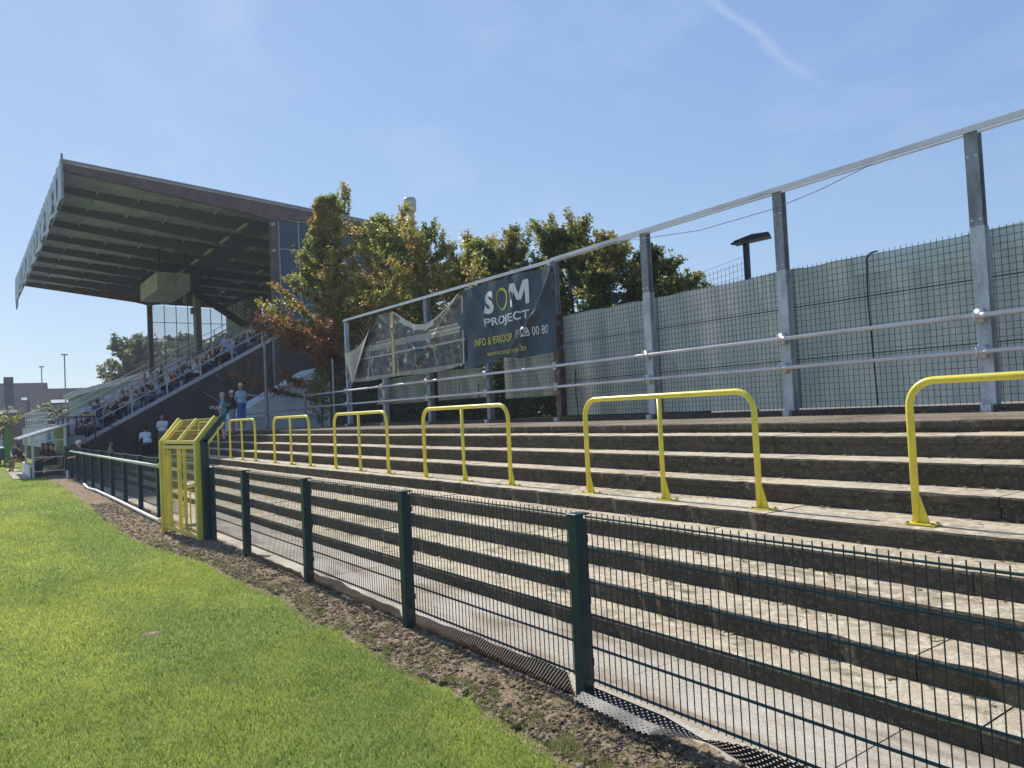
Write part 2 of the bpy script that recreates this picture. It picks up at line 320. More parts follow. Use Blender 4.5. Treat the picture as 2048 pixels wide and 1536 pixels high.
# grass blades
def blades(n, x0, x1, hmin, hmax, wd, ymin=-4.5, seed=1):
    r = np.random.default_rng(seed)
    x = r.uniform(x0, x1, n); yb = border(x); y = ymin + (yb + .08 - ymin) * r.uniform(0, 1, n)
    keep = (y < yb - .02 + .16 * (fbm(x * 5, y * 5, 21) - .5) * 2)
    # keep inside a generous view wedge
    keep &= (y > -(-x) * .62 - .3) & (y > .05 + 2.0 * (x + 2.2))
    thin = fbm(x * 1.7, y * 1.7, 40); keep &= (r.uniform(0, 1, n) < .55 + thin)
    # bare spot
    keep &= ((x + 7.51) ** 2 / .006 + (y - 1.26) ** 2 / .005 > 1)
    x, y = x[keep], y[keep]; n = len(x)
    h = r.uniform(hmin, hmax, n) * (.55 + .9 * fbm(x * 2.3, y * 2.3, 12)); a = r.uniform(0, 2 * np.pi, n); la = r.uniform(0, 2 * np.pi, n); lean = r.uniform(.15, .95, n) * h
    dx, dy = np.cos(a) * wd / 2, np.sin(a) * wd / 2; z0 = np.full(n, -.006)
    mxx = x + np.cos(la) * lean * .35; myy = y + np.sin(la) * lean * .35
    V = np.stack([np.stack([x - dx, y - dy, z0], 1), np.stack([x + dx, y + dy, z0], 1), np.stack([mxx + dx * .8, myy + dy * .8, h * .62], 1), np.stack([x + np.cos(la) * lean, y + np.sin(la) * lean, h], 1), np.stack([mxx - dx * .8, myy - dy * .8, h * .62], 1)], 1)
    F_ = (np.array([0, 1, 2, 3, 4])[None] + np.arange(n)[:, None] * 5).reshape(-1)
    t = np.clip(fbm(x * .55, y * 1.3, 30) * 1.9 - .45 + np.clip((-y - .5) * .10, -.2, .25) + (fbm(x * 6, y * 6, 31) - .5) * .7, 0, 1)[:, None]
    c = np.array([.28, .38, .10]) * (1 - t) + np.array([.60, .63, .13]) * t
    dry = (r.uniform(0, 1, n) < .09)[:, None]; c = np.where(dry, np.array([.50, .48, .26]), c); c = c * r.uniform(.7, 1.25, (n, 1))
    return V.reshape(-1, 3), F_, c
parts = [blades(280000, -6.5, -1.6, .013, .032, .0032, ymin=-3.2, seed=1), blades(130000, -11, -6.5, .014, .034, .0055, ymin=-6, seed=2), blades(110000, -20, -11, .015, .038, .011, ymin=-10, seed=3), blades(60000, -36, -20, .02, .05, .02, ymin=-14, seed=4)]
off = 0; VV = []; FF = []; CC = []
for V, F_, c in parts: VV.append(V); FF.append(F_ + off); CC.append(c); off += len(V)
o = fast_mesh('grass', np.vstack(VV), np.concatenate(FF), 5, M_blade, np.vstack(CC)); o['kind'] = 'stuff'; tag(o, 'short mown bright green grass covering the football pitch', 'grass')
def tufts(n, seed):
    r = np.random.default_rng(seed); V = []; C = []
    for i in range(n):
        x = -r.uniform(1.5, 3.6) ** 2 - .4; b_y = float(border(x)); y = b_y + abs(r.normal(0, .14)) - .02
        if y > 3.0: continue
        m_ = r.integers(14, 60); rr = r.normal(0, .022, (m_, 2)); h = r.uniform(.012, .04, m_); a = r.uniform(0, 6.28, m_); wv = .002 + .0006 * abs(x)
        z = .015 + .02 * float(fbm(np.array(x * 3.), np.array(y * 3.), 3)); X0 = x + rr[:, 0]; Y0 = y + rr[:, 1]
        V.append(np.stack([np.stack([X0 - wv, Y0, np.full(m_, z)], 1), np.stack([X0 + wv, Y0, np.full(m_, z)], 1), np.stack([X0 + np.cos(a) * h * .5, Y0 + np.sin(a) * h * .5, z + h], 1)], 1)); C.append(np.array([.34, .36, .13])[None] * r.uniform(.6, 1.4, (m_, 1)))
    V = np.concatenate(V); return V.reshape(-1, 3), np.arange(len(V) * 3), np.concatenate(C)
V, F_, c = tufts(150, 5)
o = fast_mesh('grass_tufts', V, F_, 3, M_blade, c); o['kind'] = 'stuff'; tag(o, 'small weedy grass tufts creeping into the bare earth strip', 'weeds')
# straw and weeds on the earth strip
def straw(n, seed):
    r = np.random.default_rng(seed); x = -r.uniform(1.2, 4.2, n) ** 2 - .6; y = border(x) + r.uniform(-.1, 1, n) * (3.12 - border(x)); L = r.uniform(.015, .06, n); a = r.uniform(0, 2 * np.pi, n); wv = .0016
    z = .022 + .02 * fbm(x * 3, y * 3, 3); ez = r.uniform(0, .018, n)
    dx, dy = np.cos(a), np.sin(a); V = np.stack([np.stack([x + dy * wv, y - dx * wv, z], 1), np.stack([x - dy * wv, y + dx * wv, z], 1), np.stack([x + dx * L, y + dy * L, z + ez], 1)], 1)
    g_ = r.uniform(0, 1, (n, 1)); c = np.where(g_ < .25, np.array([.12, .19, .04]), np.array([.46, .38, .24])) * r.uniform(.6, 1.2, (n, 1))
    return V.reshape(-1, 3), np.arange(3 * n), c
V, F_, c = straw(9000, 8)
o = fast_mesh('dry_straw', V, F_, 3, M_straw, c); o['kind'] = 'stuff'; tag(o, 'dry grass clippings scattered over the bare earth strip', 'straw')

# ------------------------------------------------------------ terrace
EY = [8.0, 7.42, 6.92, 6.475, 5.81, 5.37, 4.94, 4.51, 4.12]     # E0..E8 front edges
EZ = [1.536, 1.412, 1.203, .999, .802, .642, .473, .295, .126]
ter = thing('standing_terrace', 'long weathered concrete standing terrace of nine steps behind the green fence', 'terrace', (-14, 6.5, 0))
TX0, TX1 = -30.5, 3.0
for k in range(9):
    yf, zt = EY[k], EZ[k]; yb = EY[k - 1] if k else 10.38; zb = EZ[k + 1] if k < 8 else 0
    m = MB(); seg = .12; nx = int((TX1 - TX0) / seg); slabL = 2.42 if k >= 4 else 1.95; th = .075 if k < 4 else 0
    r = np.random.default_rng(100 + k); ph = r.uniform(0, slabL)
    prevslab = None; ry_ = r.uniform(-.008, .008, 60); rz_ = r.uniform(-.006, .006, 60)
    xs = [TX0 + i * seg for i in range(nx + 1)]
    # cut at slab joints
    cuts = [TX0 + ph + j * slabL for j in range(int((TX1 - TX0) / slabL) + 1)]
    edges = [TX0] + [c for c in cuts if TX0 < c < TX1] + [TX1]
    for j in range(len(edges) - 1):
        a0, a1 = edges[j] + .004, edges[j + 1] - .004; nn = max(2, int((a1 - a0) / .09)); dyj, dzj = ry_[j], rz_[j]
        rows = []
        for i in range(nn + 1):
            x = a0 + (a1 - a0) * i / nn; ch = float(vnoise(np.array(x * 9.), np.array(k * 7.3), 4)); ch2 = max(0, ch - .66) * .13; jit = (float(vnoise(np.array(x * 30.), np.array(k * 3.1), 6)) - .5) * .008
            y = yf + dyj + jit + ch2; z = zt + dzj + jit * .5
            rw = [(x, y + .012, z - .0), (x, yb + .06, z + .002)]
            if th: prof = [(x, yb + .06, z + .002), (x, y + .014, z), (x, y, z - .014 - ch2 * .5), (x, y + .004, z - th), (x, y + .028, z - th - .006), (x, y + .026 + jit, zb - .02)]
            else: prof = [(x, yb + .06, z + .002), (x, y + .012, z), (x, y, z - .016 - ch2 * .6), (x, y + .004 + jit, (z + zb) / 2), (x, y + .006, zb + .02), (x, y + .006, zb - .03)]
            rows.append(prof)
        L = len(rows[0]); o_ = len(m.v)
        for p in rows: m.v += p
        for i in range(nn):
            for q in range(L - 1):
                m.f.append((o_ + i * L + q, o_ + (i + 1) * L + q, o_ + (i + 1) * L + q + 1, o_ + i * L + q + 1)); m.mi.append(0 if q == 0 else 1)
        for i in (0, nn):   # close the slab ends
            m.f.append(tuple(o_ + i * L + q for q in range(L))); m.mi.append(1)
    if k < 9:  # solid core just behind so no gap shows light
        m.box(TX0 + .01, yf + .035, zb - .04, TX1, yb + .05, zt - .03, 1)
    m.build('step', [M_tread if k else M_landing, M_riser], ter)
m = MB(); r = random.Random(5); x = -24.6
while x < 2.5:
    L = r.choice([1.2, 1.9, 2.6, .6]); m.box(x, 10.38 + r.uniform(-.01, .01), 1.5, x + L - .012, 10.62, 1.628 + r.uniform(-.012, .012), 0 if r.random() < .0 else 1); x += L
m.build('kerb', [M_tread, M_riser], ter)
# litter and leaves on the terrace
N = 1500; r = np.random.default_rng(3); k_ = r.integers(0, 9, N); yb_ = np.array([10.3] + EY[:-1]); x = r.uniform(-24, -.4, N)
y = yb_[k_] - np.abs(r.normal(0, .07, N)) - .015; z = np.array(EZ)[k_] + .008; ang = r.uniform(0, 6.28, N); s1 = r.uniform(.008, .024, N)
q = np.array([[-1, -.6], [1, -.6], [1, .6], [-1, .6]])[None] * s1[:, None, None]; ca, sa = np.cos(ang)[:, None], np.sin(ang)[:, None]
V = np.stack([x[:, None] + q[..., 0] * ca - q[..., 1] * sa, y[:, None] + q[..., 0] * sa + q[..., 1] * ca, z[:, None] + r.uniform(0, .014, (N, 4))], -1)
c = np.where(r.uniform(0, 1, (N, 1)) < .7, np.array([.22, .15, .07]), np.array([.4, .34, .2])) * r.uniform(.6, 1.2, (N, 1))
o = fast_mesh('fallen_leaves', V.reshape(-1, 3), np.arange(4 * N), 4, M_straw, c); o['kind'] = 'stuff'; tag(o, 'dry brown fallen leaves gathered at the backs of the terrace steps', 'leaves')

# ------------------------------------------------------------ yellow crush barriers
def barrier():
    root = thing('crush_barrier', '', 'crush barrier', (0, 0, 0), 'yellow tubular crush barriers along the terrace')
    r = .030; W = 2.44; H = 1.155; rc = .20
    pts = [(-W / 2, 0, 0), (-W / 2, 0, H - rc - r)] + [(-W / 2 + rc - rc * math.cos(t), 0, H - rc - r + rc * math.sin(t)) for t in [math.pi / 2 * i / 7 for i in range(1, 8)]]
    pts += [(-p[0], p[1], p[2]) for p in reversed(pts)]
    m = MB(); m.tube(pts, r, 14); f = m.build('tube_frame', M_yrail, root, smooth=True)
    m = MB(); m.tube([(0, 0, 0), (0, 0, H - 2 * r + .01)], .026, 12); m.build('centre_post', M_yrail, root, smooth=True)
    for x in (-W / 2, 0, W / 2):
        m = MB(); m.prism([(x + r * .6, .012), (x + .10, .012), (x + .035, .22), (x + r * .6, .22)], -.006, .006, 'y')
        m.prism([(x - .0, .012), (x + .0, .012), (x + .03, .20), (x + .028, .26)], -.03, .03, 'y') if False else None
        m.box(x - .07, -.065, 0, x + .16, .065, .010)
        for bx in (-.052, .138):
            for by in (-.045, .045): m.tube([(x + bx, by, .010), (x + bx, by, .022)], .011, 6, 1)
        m.build('foot_plate', [M_yrail, M_rust], root)
    return root
def copy_tree(o, parent=None):
    c = o.copy(); COL.objects.link(c)
    if parent: c.parent = parent
    for ch in list(o.children): copy_tree(ch, c)
    return c
BN = [('cut off by the right edge of the picture, nearest the camera', -1.79), ('between the nearest one and the one under the phone number banner, bent tube in front of the bare steel post', -5.70),
      ('third from the camera, in front of the navy banner', -9.79), ('fourth from the camera, in front of the torn photo banner', -13.62),
      ('fifth from the camera, below the brown-leaved tree', -17.55), ('sixth from the camera, in front of the white tarpaulin', -21.6), ('farthest from the camera, half hidden behind the tall gate', -25.4)]
LB = ['yellow crush barrier nearest the camera, cut off by the right edge', 'yellow crush barrier second from the camera, standing wholly in view', 'yellow crush barrier in front of the wire mesh below the navy banner',
      'yellow crush barrier in front of the torn photo banner', 'yellow crush barrier below the brown-leaved tree', 'yellow crush barrier in front of the white tarpaulin', 'yellow crush barrier farthest away, half hidden behind the tall gate']
b0 = barrier()
for i, (_, x) in enumerate(BN):
    o = b0 if i == 0 else copy_tree(b0)
    o.location = (x, 6.03 + .012 * i, EZ[4] + .004); o['label'] = LB[i]

# ------------------------------------------------------------ green mesh fence
def panel(m, x0, x1, y, z0, ztop, pitch=.05, r=.0023):
    nb = int(round((x1 - x0) / pitch))
    for i in range(nb + 1):
        x = x0 + (x1 - x0) * i / nb; m.bar((x, y, z0 - .02), (x, y, ztop + .028), r * 2)
    nw = int(round((ztop - z0) / .2))
    for k in range(nw + 1):
        z = z0 + (ztop - z0) * k / nw
        for dy in (-.0065, .0065): m.bar((x0, y + dy, z), (x1, y + dy, z), .0075)
def post(m, x, y, z1, w=.075, d=.055):
    m.box(x - w * .5, y - d, -.15, x + w * .5, y + .0, z1)
    m.box(x - w * .5 - .006, y - d - .006, z1, x + w * .5 + .006, y + .045, z1 + .012)
    m.box(x - .022, y + .0, .0, x + .022, y + .035, z1 - .03)
    for z in (.28, .66, 1.04): m.box(x - .03, y + .035, z - .025, x + .03, y + .041, z + .025)
fen = thing('mesh_fence', 'dark green welded mesh fence with square posts in front of the terrace', 'fence', (-7, 3.06, 0))
PX = [-.86, -3.60, -5.92, -8.33, -10.70, -12.60]
for i, x in enumerate(PX[:-1]):
    m = MB(); post(m, x, 3.05, 1.19, .085, .065); m.build('post', M_green, fen, bevel=.003)
for i in range(len(PX) - 1):
    m = MB(); panel(m, PX[i + 1] + .045, PX[i] - .045, 3.065, .18, 1.18); m.build('mesh_panel', M_green, fen)
m = MB(); panel(m, -.81, 1.4, 3.065, .18, 1.18); m.build('mesh_panel', M_green, fen)
fl = thing('mesh_fence', 'dark green mesh fence with a pale rail along its top beyond the gate', 'fence', (-24, 3.06, 0))
PL = [-14.6 - 2.15 * k for k in range(11)]
for x in PL[1:]:
    m = MB(); post(m, x, 3.05, 1.21, .085, .065); m.build('post', M_green, fl)
for i in range(len(PL) - 1):
    m = MB(); panel(m, PL[i + 1] + .05, PL[i] - .05, 3.065, .2, 1.2); m.build('mesh_panel', M_green, fl)
m = MB(); m.tube([(-14.5, 2.93, 1.075), (-20, 2.94, 1.075), (-26, 2.96, 1.07), (-33.6, 2.99, 1.07)], .033, 10)
for x in PL[1:-1]: m.box(x - .02, 2.94, 1.03, x + .02, 3.0, 1.06)
m.build('top_rail', mat('rail_cream', (.62, .62, .52), .5, noise=[(5, (.45, .45, .38), .5, .7, U)]), fl, smooth=True)
m = MB(); m.tube([(-14.3, 2.80, .07), (-17, 2.83, .065), (-21, 2.86, .07), (-25.4, 2.88, .065), (-26.6, 2.8, .06), (-27.9, 2.83, .12)], .033, 10)
tag(m.build('ground_pipe', M_white, smooth=True), 'white plastic pipe lying along the foot of the far fence', 'pipe')
# kerb board / plastic sheets at foot of the fence
def perforated(name, x0, x1, label, fn, rows=7, cell=.03):
    m = MB(); nx = int((x1 - x0) / cell)
    rr = random.Random(int(x0 * 10))
    def P(u, v): return fn(x0 + u * cell, v / rows)
    for i in range(nx):
        for j in range(rows):
            c0 = i
            # diamond lattice: frame of 4 strips round a hole
            pts = [P(c0, j), P(c0 + .5, j + .5), P(c0, j + 1), P(c0 - .5, j + .5)]
            cen = [sum(p[q] for p in pts) / 4 for q in range(3)]
            inn = [tuple(cen[q] + (p[q] - cen[q]) * .34 for q in range(3)) for p in pts]
            o_ = len(m.v); m.v += pts + inn
            for q in range(4): m.f.append((o_ + q, o_ + (q + 1) % 4, o_ + 4 + (q + 1) % 4, o_ + 4 + q)); m.mi.append(0)
            if j < rows - 1:
                pts = [P(c0 + .5, j + .5), P(c0 + 1, j + 1), P(c0 + .5, j + 1.5), P(c0, j + 1)]; cen = [sum(p[q] for p in pts) / 4 for q in range(3)]
                inn = [tuple(cen[q] + (p[q] - cen[q]) * .34 for q in range(3)) for p in pts]; o_ = len(m.v); m.v += pts + inn
                for q in range(4): m.f.append((o_ + q, o_ + (q + 1) % 4, o_ + 4 + (q + 1) % 4, o_ + 4 + q)); m.mi.append(0)
        m.add([P(i, 0), P(i + 1, 0), P(i + .5, .5)], [(0, 1, 2)])
    o = m.build(name, M_plast, fix=False); tag(o, label, 'edging strip', 'black perforated plastic edging strips'); return o
def strip_fn(tilt, seed, h=.17, y0=3.0, lift=.045):
    def f(x, v):
        wv = float(vnoise(np.array(x * 2.3), np.array(seed * 1.), 3)) - .5; t = tilt(x); hh = h * (1 + .5 * wv)
        # foot of the strip at y0, free edge leaning t away from upright towards the pitch
        return (x, y0 + wv * .03 - math.sin(t) * hh * v, (lift(x) if callable(lift) else lift) + .02 * abs(wv) + hh * v * math.cos(t) + .004 * math.sin(x * 17) * v)
    return f
perforated('plastic_edging', -3.56, -.9, 'perforated plastic edging curling out below the nearest fence panel, glinting white', strip_fn(lambda x: .3 + 1.65 * max(0, min(1, (-x - 2.35) / .6)), 1, .175, 3.05, lambda x: .05 + .09 * max(0, min(1, (-x - 2.35) / .6))), 5, .044)
perforated('plastic_edging', -5.85, -3.68, 'perforated plastic edging standing below the second fence panel from the camera', strip_fn(lambda x: .3, 2, .20, 3.03))
perforated('plastic_edging', -8.25, -6.0, 'perforated plastic edging standing below the third fence panel from the camera', strip_fn(lambda x: .3, 3, .15, 3.03))
perforated('plastic_edging', -10.6, -8.45, 'perforated plastic edging half buried below the fence panel beside the gate bay', strip_fn(lambda x: .4, 4, .09, 3.02))

# ------------------------------------------------------------ gate
gt = thing('pitch_gate', 'tall yellow steel gate with back-slanted top in the green fence', 'gate', (-13.5, 2.8, 0))
GL, GR = Vector((-14.32, 2.66, 0)), Vector((-12.78, 2.89, 0)); gd = (GR - GL); gu = gd.normalized(); gn = Vector((-gu.y, gu.x, 0))
def gp(t, z, d=0): p = GL + gd * t + gn * d; return (p.x, p.y, z)
TOPZ = 1.60; SL = (.33, .37)
def gbar(name, segs, w, h, mt=M_yellow, bev=.003):
    m = MB()
    for p, q in segs: m.bar(p, q, w, h, upv=gn)
    return m.build(name, mt, gt, bevel=bev)
gbar('stile', [(gp(0, .02), gp(0, TOPZ)), (gp(0, TOPZ - .02), gp(0, TOPZ + SL[1], SL[0]))], .07, .09)
gbar('stile', [(gp(1, .0), gp(1, TOPZ)), (gp(1, TOPZ - .02), gp(1, TOPZ + SL[1], SL[0]))], .07, .09)
lf = gbar('leaf_frame', [(gp(.10, .10), gp(.10, TOPZ - .10)), (gp(.03, .13), gp(.97, .06)), (gp(.07, TOPZ - .10), gp(.95, TOPZ - .10)), (gp(.03, TOPZ - .02, .01), gp(.97, TOPZ - .02, .01)), (gp(.10, TOPZ), gp(.10, TOPZ + SL[1] * .9, SL[0] * .9)), (gp(.17, .10, .02), gp(.17, TOPZ - .15, .02))], .055, .06)
gbar('centre_bar', [(gp(.50, .1), gp(.50, TOPZ - .12)), (gp(.50, TOPZ), gp(.50, TOPZ + SL[1] * .97, SL[0] * .97))], .06, .05)
gbar('inner_stile', [(gp(.60, .1, .03), gp(.60, TOPZ - .12, .03))], .035, .04)
gbar('top_bar', [(gp(.02, TOPZ + SL[1] * .95, SL[0] * .95), gp(.98, TOPZ + SL[1] * .95, SL[0] * .95)), (gp(.1, TOPZ + SL[1] * .45, SL[0] * .45), gp(.95, TOPZ + SL[1] * .45, SL[0] * .45))], .018, .018, bev=0)
m = MB()
for i in range(28): t = .06 + .88 * i / 27; m.bar(gp(t, .12, .03), gp(t, TOPZ - .1, .03), .003); m.bar(gp(t, TOPZ, .02), gp(t, TOPZ + SL[1] * .95, SL[0] * .95 + .0), .003)
for k in range(8): z = .16 + k * .19; m.bar(gp(.06, z, .036), gp(.94, z, .036), .008)
for k in range(3): m.bar(gp(.06, TOPZ + SL[1] * k / 3, SL[0] * k / 3 + .02), gp(.94, TOPZ + SL[1] * k / 3, SL[0] * k / 3 + .02), .006)
m.build('mesh_infill', M_yellow, gt)
m = MB(); m.bar(gp(.86, .28, -.05), gp(.86, .80, -.05), .02); m.bar(gp(.80, .86, -.05), gp(.99, .90, -.05), .03, .05); m.bar(gp(.80, .80, -.06), gp(.95, .82, -.06), .018); m.build('bolt', M_yellow, gt)
m = MB(); m.bar(gp(.72, .22, -.05), gp(.97, .26, -.05), .03, .05); m.bar(gp(.76, .17, -.07), gp(.9, .2, -.07), .03); m.build('latch', mat('worn_brass_paint', (.35, .31, .10), .5), gt)
m = MB(); m.bar(gp(-.08, 1.18, -.02), gp(.05, 1.18, -.02), .05, .07); m.build('hinge', M_yellow, gt)
m = MB(); m.bar(gp(-.10, .22, -.02), gp(.05, .22, -.02), .05, .07); m.build('hinge', M_yellow, gt)
gpst = thing('gate_post', 'dark green gate post bent back at the top, right of the yellow gate', 'post', (-12.55, 2.98, 0))
m = MB(); m.bar((-12.69, 2.985, -.1), (-12.69, 2.985, 1.62), .09, .11); m.bar((-12.69, 2.97, 1.58), (-12.69, 3.29, 1.99), .08, .09, upv=(1, 0, 0)); m.build('upright', M_green, gpst, bevel=.005)
m = MB(); m.box(-12.64, 3.03, 0, -12.57, 3.10, 1.17); m.build('fence_bracket', M_green, gpst)
m = MB(); m.bar((-12.62, 3.03, 1.56), (-12.60, 3.28, 1.88), .015, .03); m.build('edge_strip', M_yellow, gpst)

# ------------------------------------------------------------ rear steel fence
rf = thing('ball_catch_fence', 'tall galvanised post fence with tube rails and mesh along the top of the terrace', 'fence', (-12, 10.5, 1.54))
RX = [-1.25, -4.20, -7.06, -10.0, -12.78, -15.55, -18.55, -21.4, -24.2]
M_post = [M_galv, M_galv, M_galv, M_galv, M_rust, M_galvd, M_galvd, M_galv, M_galv]
def hbeam(m, x, y, z0, z1, w=.17, d=.14, t=.012, mi=0):
    m.box(x - w / 2, y - d / 2, z0, x + w / 2, y - d / 2 + t, z1, mi); m.box(x - w / 2, y + d / 2 - t, z0, x + w / 2, y + d / 2, z1, mi); m.box(x - t / 2, y - d / 2 + t, z0, x + t / 2, y + d / 2 - t, z1, mi)
for i, x in enumerate(RX):
    m = MB(); last = i == len(RX) - 1
    zsp = 3.95 - .05 * (i % 3); w_ = .17 if i < 7 else .13
    if i not in (5, 7):
        hbeam(m, x, 10.48, 1.56, zsp, w_); m.build('post', M_post[i], rf)
        m = MB(); hbeam(m, x - .004, 10.475, zsp - .0, 5.12, w_ - .01, .13); 
        for bz in (zsp + .08, zsp + .9):
            for bx in (-.05, .05): m.tube([(x + bx, 10.395, bz), (x + bx, 10.41, bz)], .013, 6, 1)
        m.build('post_extension', [M_galvd if not last else M_galv, M_white], rf)
    else:
        hbeam(m, x, 10.48, 1.56, 3.1 if i == 5 else 3.1, .14); m.build('post', M_post[i] if i != 7 else M_galv, rf)
    m = MB(); m.box(x - .06, 10.30, 1.50, x + .06, 10.378, 1.63); m.build('base_block', M_galv, rf)
m = MB()
for p in [(RX[i], RX[i + 1]) for i in range(len(RX) - 1) if True]: pass
m.bar((.8, 10.39, 5.17), (RX[4] + .0, 10.39, 5.10), .035, .075); m.bar((RX[4], 10.40, 5.08), (RX[8] - .08, 10.40, 5.18), .035, .075); m.bar((.8, 10.43, 5.11), (RX[4], 10.43, 5.05), .02, .02); m.build('top_rail', M_pipe, rf)
for z, y in ((2.30, 10.30), (2.755, 10.30)):
    m = MB(); m.tube([(.9, y, z), (RX[4], y, z), (RX[8], y, z), (-27.9, y, z + (.0))], .031, 12)
    for x in RX:
        m.tube([(x + .02, y, z), (x + .1, y, z)], .037, 10)
        m.tube([(x - .045, y - .0, z + .08), (x - .045, y - .035, z + .05), (x - .045, y - .035, z - .05), (x - .045, y, z - .08)], .007, 6); m.box(x - .06, y + .03, z - .085, x + .03, y + .10, z + .085)
    m.build('tube_rail', M_pipe, rf, smooth=True)
for i in range(len(RX) - 1):
    x1, x0 = RX[i] - .02, RX[i + 1] + .02; zt = 3.84 if i < 4 else 3.0; m = MB(); y = 10.60
    nb = int((x1 - x0) / .08)
    for k in range(nb + 1): x = x0 + (x1 - x0) * k / nb; m.bar((x, y, 1.63), (x, y, zt + .05), .0055)
    nr = int((zt - 1.66) / .09)
    for k in range(nr + 1): z = 1.66 + (zt - 1.66) * k / nr; m.bar((x0, y - .005, z), (x1, y - .005, z), .0055)
    if i < 4:
        for z in (3.25, 2.42): m.bar((x0, y - .01, z), (x1, y - .01, z), .014)
    m.build('wire_mesh', M_mesh, rf)
    # sheets
    m = MB(); r = random.Random(i)
    if i < 4:
        zlo = 1.66 if i < 3 else 1.66
        def fn(u, v, i=i, x0=x0, x1=x1): 
            x = x0 - .07 + (x1 - x0 + .14) * u; z = 1.66 + (3.87 - 1.66) * v
            return (x, 10.70 + .018 * math.sin(x * 2.1 + v) + .008 * math.sin(x * 7.3 + v * 2), z + (.02 * (float(vnoise(np.array(x * 3.), np.array(1.), 8)) - .5) * 2 if v > .99 else 0))
        m.grid(fn, 30, 8, 0)
        if i in (0, 1):
            cut = .62 if i == 1 else 1.0
            m.grid(lambda u, v: (x1 - (x1 - x0) * cut * u, 10.635, 3.60 + (.24) * v - .10 * (1 - u) * (1 - v)), 8, 2, 1)
            if i == 1: m.add([(x0 + .3, 10.64, 3.5), (x0 + .9, 10.64, 3.62), (x0 + 1.3, 10.64, 1.9), (x0 + .95, 10.64, 1.7)], [(0, 1, 2, 3)], 1) if False else None
    elif i == 4: m.grid(lambda u, v: (-15.12 + (2.0) * u, 10.64 + .03 * math.sin(u * 9), 2.12 + (1.05) * v), 14, 4, 0)
    elif i == 5: m.grid(lambda u, v: (-18.4 + 2.65 * u, 10.64 + .03 * math.sin(u * 9), 2.2 + (.85 - .1 * u) * v), 14, 4, 0)
    elif i == 6: m.grid(lambda u, v: (-21.9 + 2.9 * u - (.5 * (1 - v) if u < .1 else 0), 10.64 + .03 * math.sin(u * 9), 2.2 + (.8) * v), 14, 4, 0)
    else: m.grid(lambda u, v: (-22.3 + .5 * u, 10.64, 2.3 + (.5) * v), 3, 3, 0)
    m.build('privacy_sheet', [M_sheet, M_sheet2], rf, fix=False)
m = MB(); m.tube([(-5.5, 10.4, 5.08), (-6.3, 10.4, 4.93), (-7.1, 10.4, 4.84), (-8.6, 10.4, 4.83), (-10.0, 10.41, 4.98), (-10.4, 10.41, 5.04)], .006, 5); m.build('sagging_wire', M_galvd, rf)
for x, z in ((-5.75, 3.74), (-12.35, 2.6), (-16.2, 2.5), (-3.0, 3.0)):
    m = MB(); m.tube([(x, 10.57, z + .05), (x - .02, 10.57, z - .5), (x + .03, 10.57, 1.66)], .012, 5)
    if x == -5.75: m.tube([(x, 10.57, z + .06), (x + .08, 10.55, z + .12), (x + .17, 10.55, z + .13)], .015, 5)
    m.build('lacing_cord', M_dark, rf)

# low rails left of the rear fence
lr = thing('handrail', 'dull steel tube handrail at the far end of the terrace, before the white tarpaulin', 'handrail', (-28.5, 9.9, 1.54))
m = MB(); m.tube([(-27.75, 10.2, 1.45), (-27.75, 10.2, 2.95)], .05, 8); m.build('post', M_galvd, lr)
m = MB(); m.tube([(-30.1, 9.5, 1.4), (-30.1, 9.5, 5.0)], .05, 8); m.tube([(-30.1, 9.5, 1.4), (-30.1, 9.5, 3.0)], .075, 8); m.build('post', M_galvd, lr)
m = MB(); m.tube([(-27.7, 10.1, 2.62), (-30.1, 9.45, 2.85), (-32.3, 8.9, 3.05)], .035, 8); m.build('rail', M_galvd, lr)
m = MB(); m.tube([(-27.7, 10.1, 2.25), (-30.1, 9.5, 2.2), (-32, 9.0, 2.15)], .035, 8); m.build('rail', M_galvd, lr)
lm = thing('wire_fence', 'low green wire fence on thin grey posts under the brown-leaved tree', 'fence', (-25.5, 10.9, 1.5))
m = MB(); m.tube([(-26.6, 10.9, 1.4), (-26.6, 10.9, 4.05)], .03, 6); m.build('post', M_galv, lm)
m = MB()
for k in range(16): m.bar((-26.6, 10.9, 1.6 + k * .15), (-24.2, 10.75, 1.6 + k * .15), .008)
for k in range(17): m.bar((-26.6 + k * .15, 10.9, 1.55), (-26.6 + k * .15, 10.9, 3.85), .006)
m.build('wire_mesh', M_mesh, lm)

# ------------------------------------------------------------ banners
def cloth_navy(x, z):
    y = 10.33
    y += .035 * math.sin((x + 16.5) * 2.6 + z * 1.1) + .02 * math.sin(x * 6 - z * 4)
    d = (x + 15.9) - (4.95 - z) * .62; y -= .05 * math.exp(-(d / .10) ** 2)
    d = (x + 12.65) + (4.9 - z) * .75; y -= .07 * math.exp(-(d / .09) ** 2)
    d = (x + 12.9) + (4.2 - z) * 1.6; y -= .06 * math.exp(-(d / .10) ** 2)
    d = (x + 13.9) - (3.9 - z) * .4; y -= .05 * math.exp(-(d / .07) ** 2)
    return y
nb_ = thing('sponsor_banner', 'navy blue sponsor banner with white and yellow lettering tied to the steel fence', 'banner', (-14.5, 10.33, 4))
def nz_top(x): return 5.0 - .03 * math.sin((x + 12.6) * 2.3) ** 2 - (.0)
def nz_bot(x): return np.interp(x, [-16.5, -16.2, -15.6, -14.6, -13.9, -12.65], [2.95, 2.92, 3.0, 3.10, 3.02, 3.06])
m = MB(); m.grid(lambda u, v: (lambda x: (x, cloth_navy(x, nz_bot(x) + (nz_top(x) - nz_bot(x)) * v), nz_bot(x) + (nz_top(x) - nz_bot(x)) * v))(-16.52 + 3.87 * u), 110, 56)
m.build('cloth', M_navy, nb_, smooth=True, fix=False)
FONTS = {}
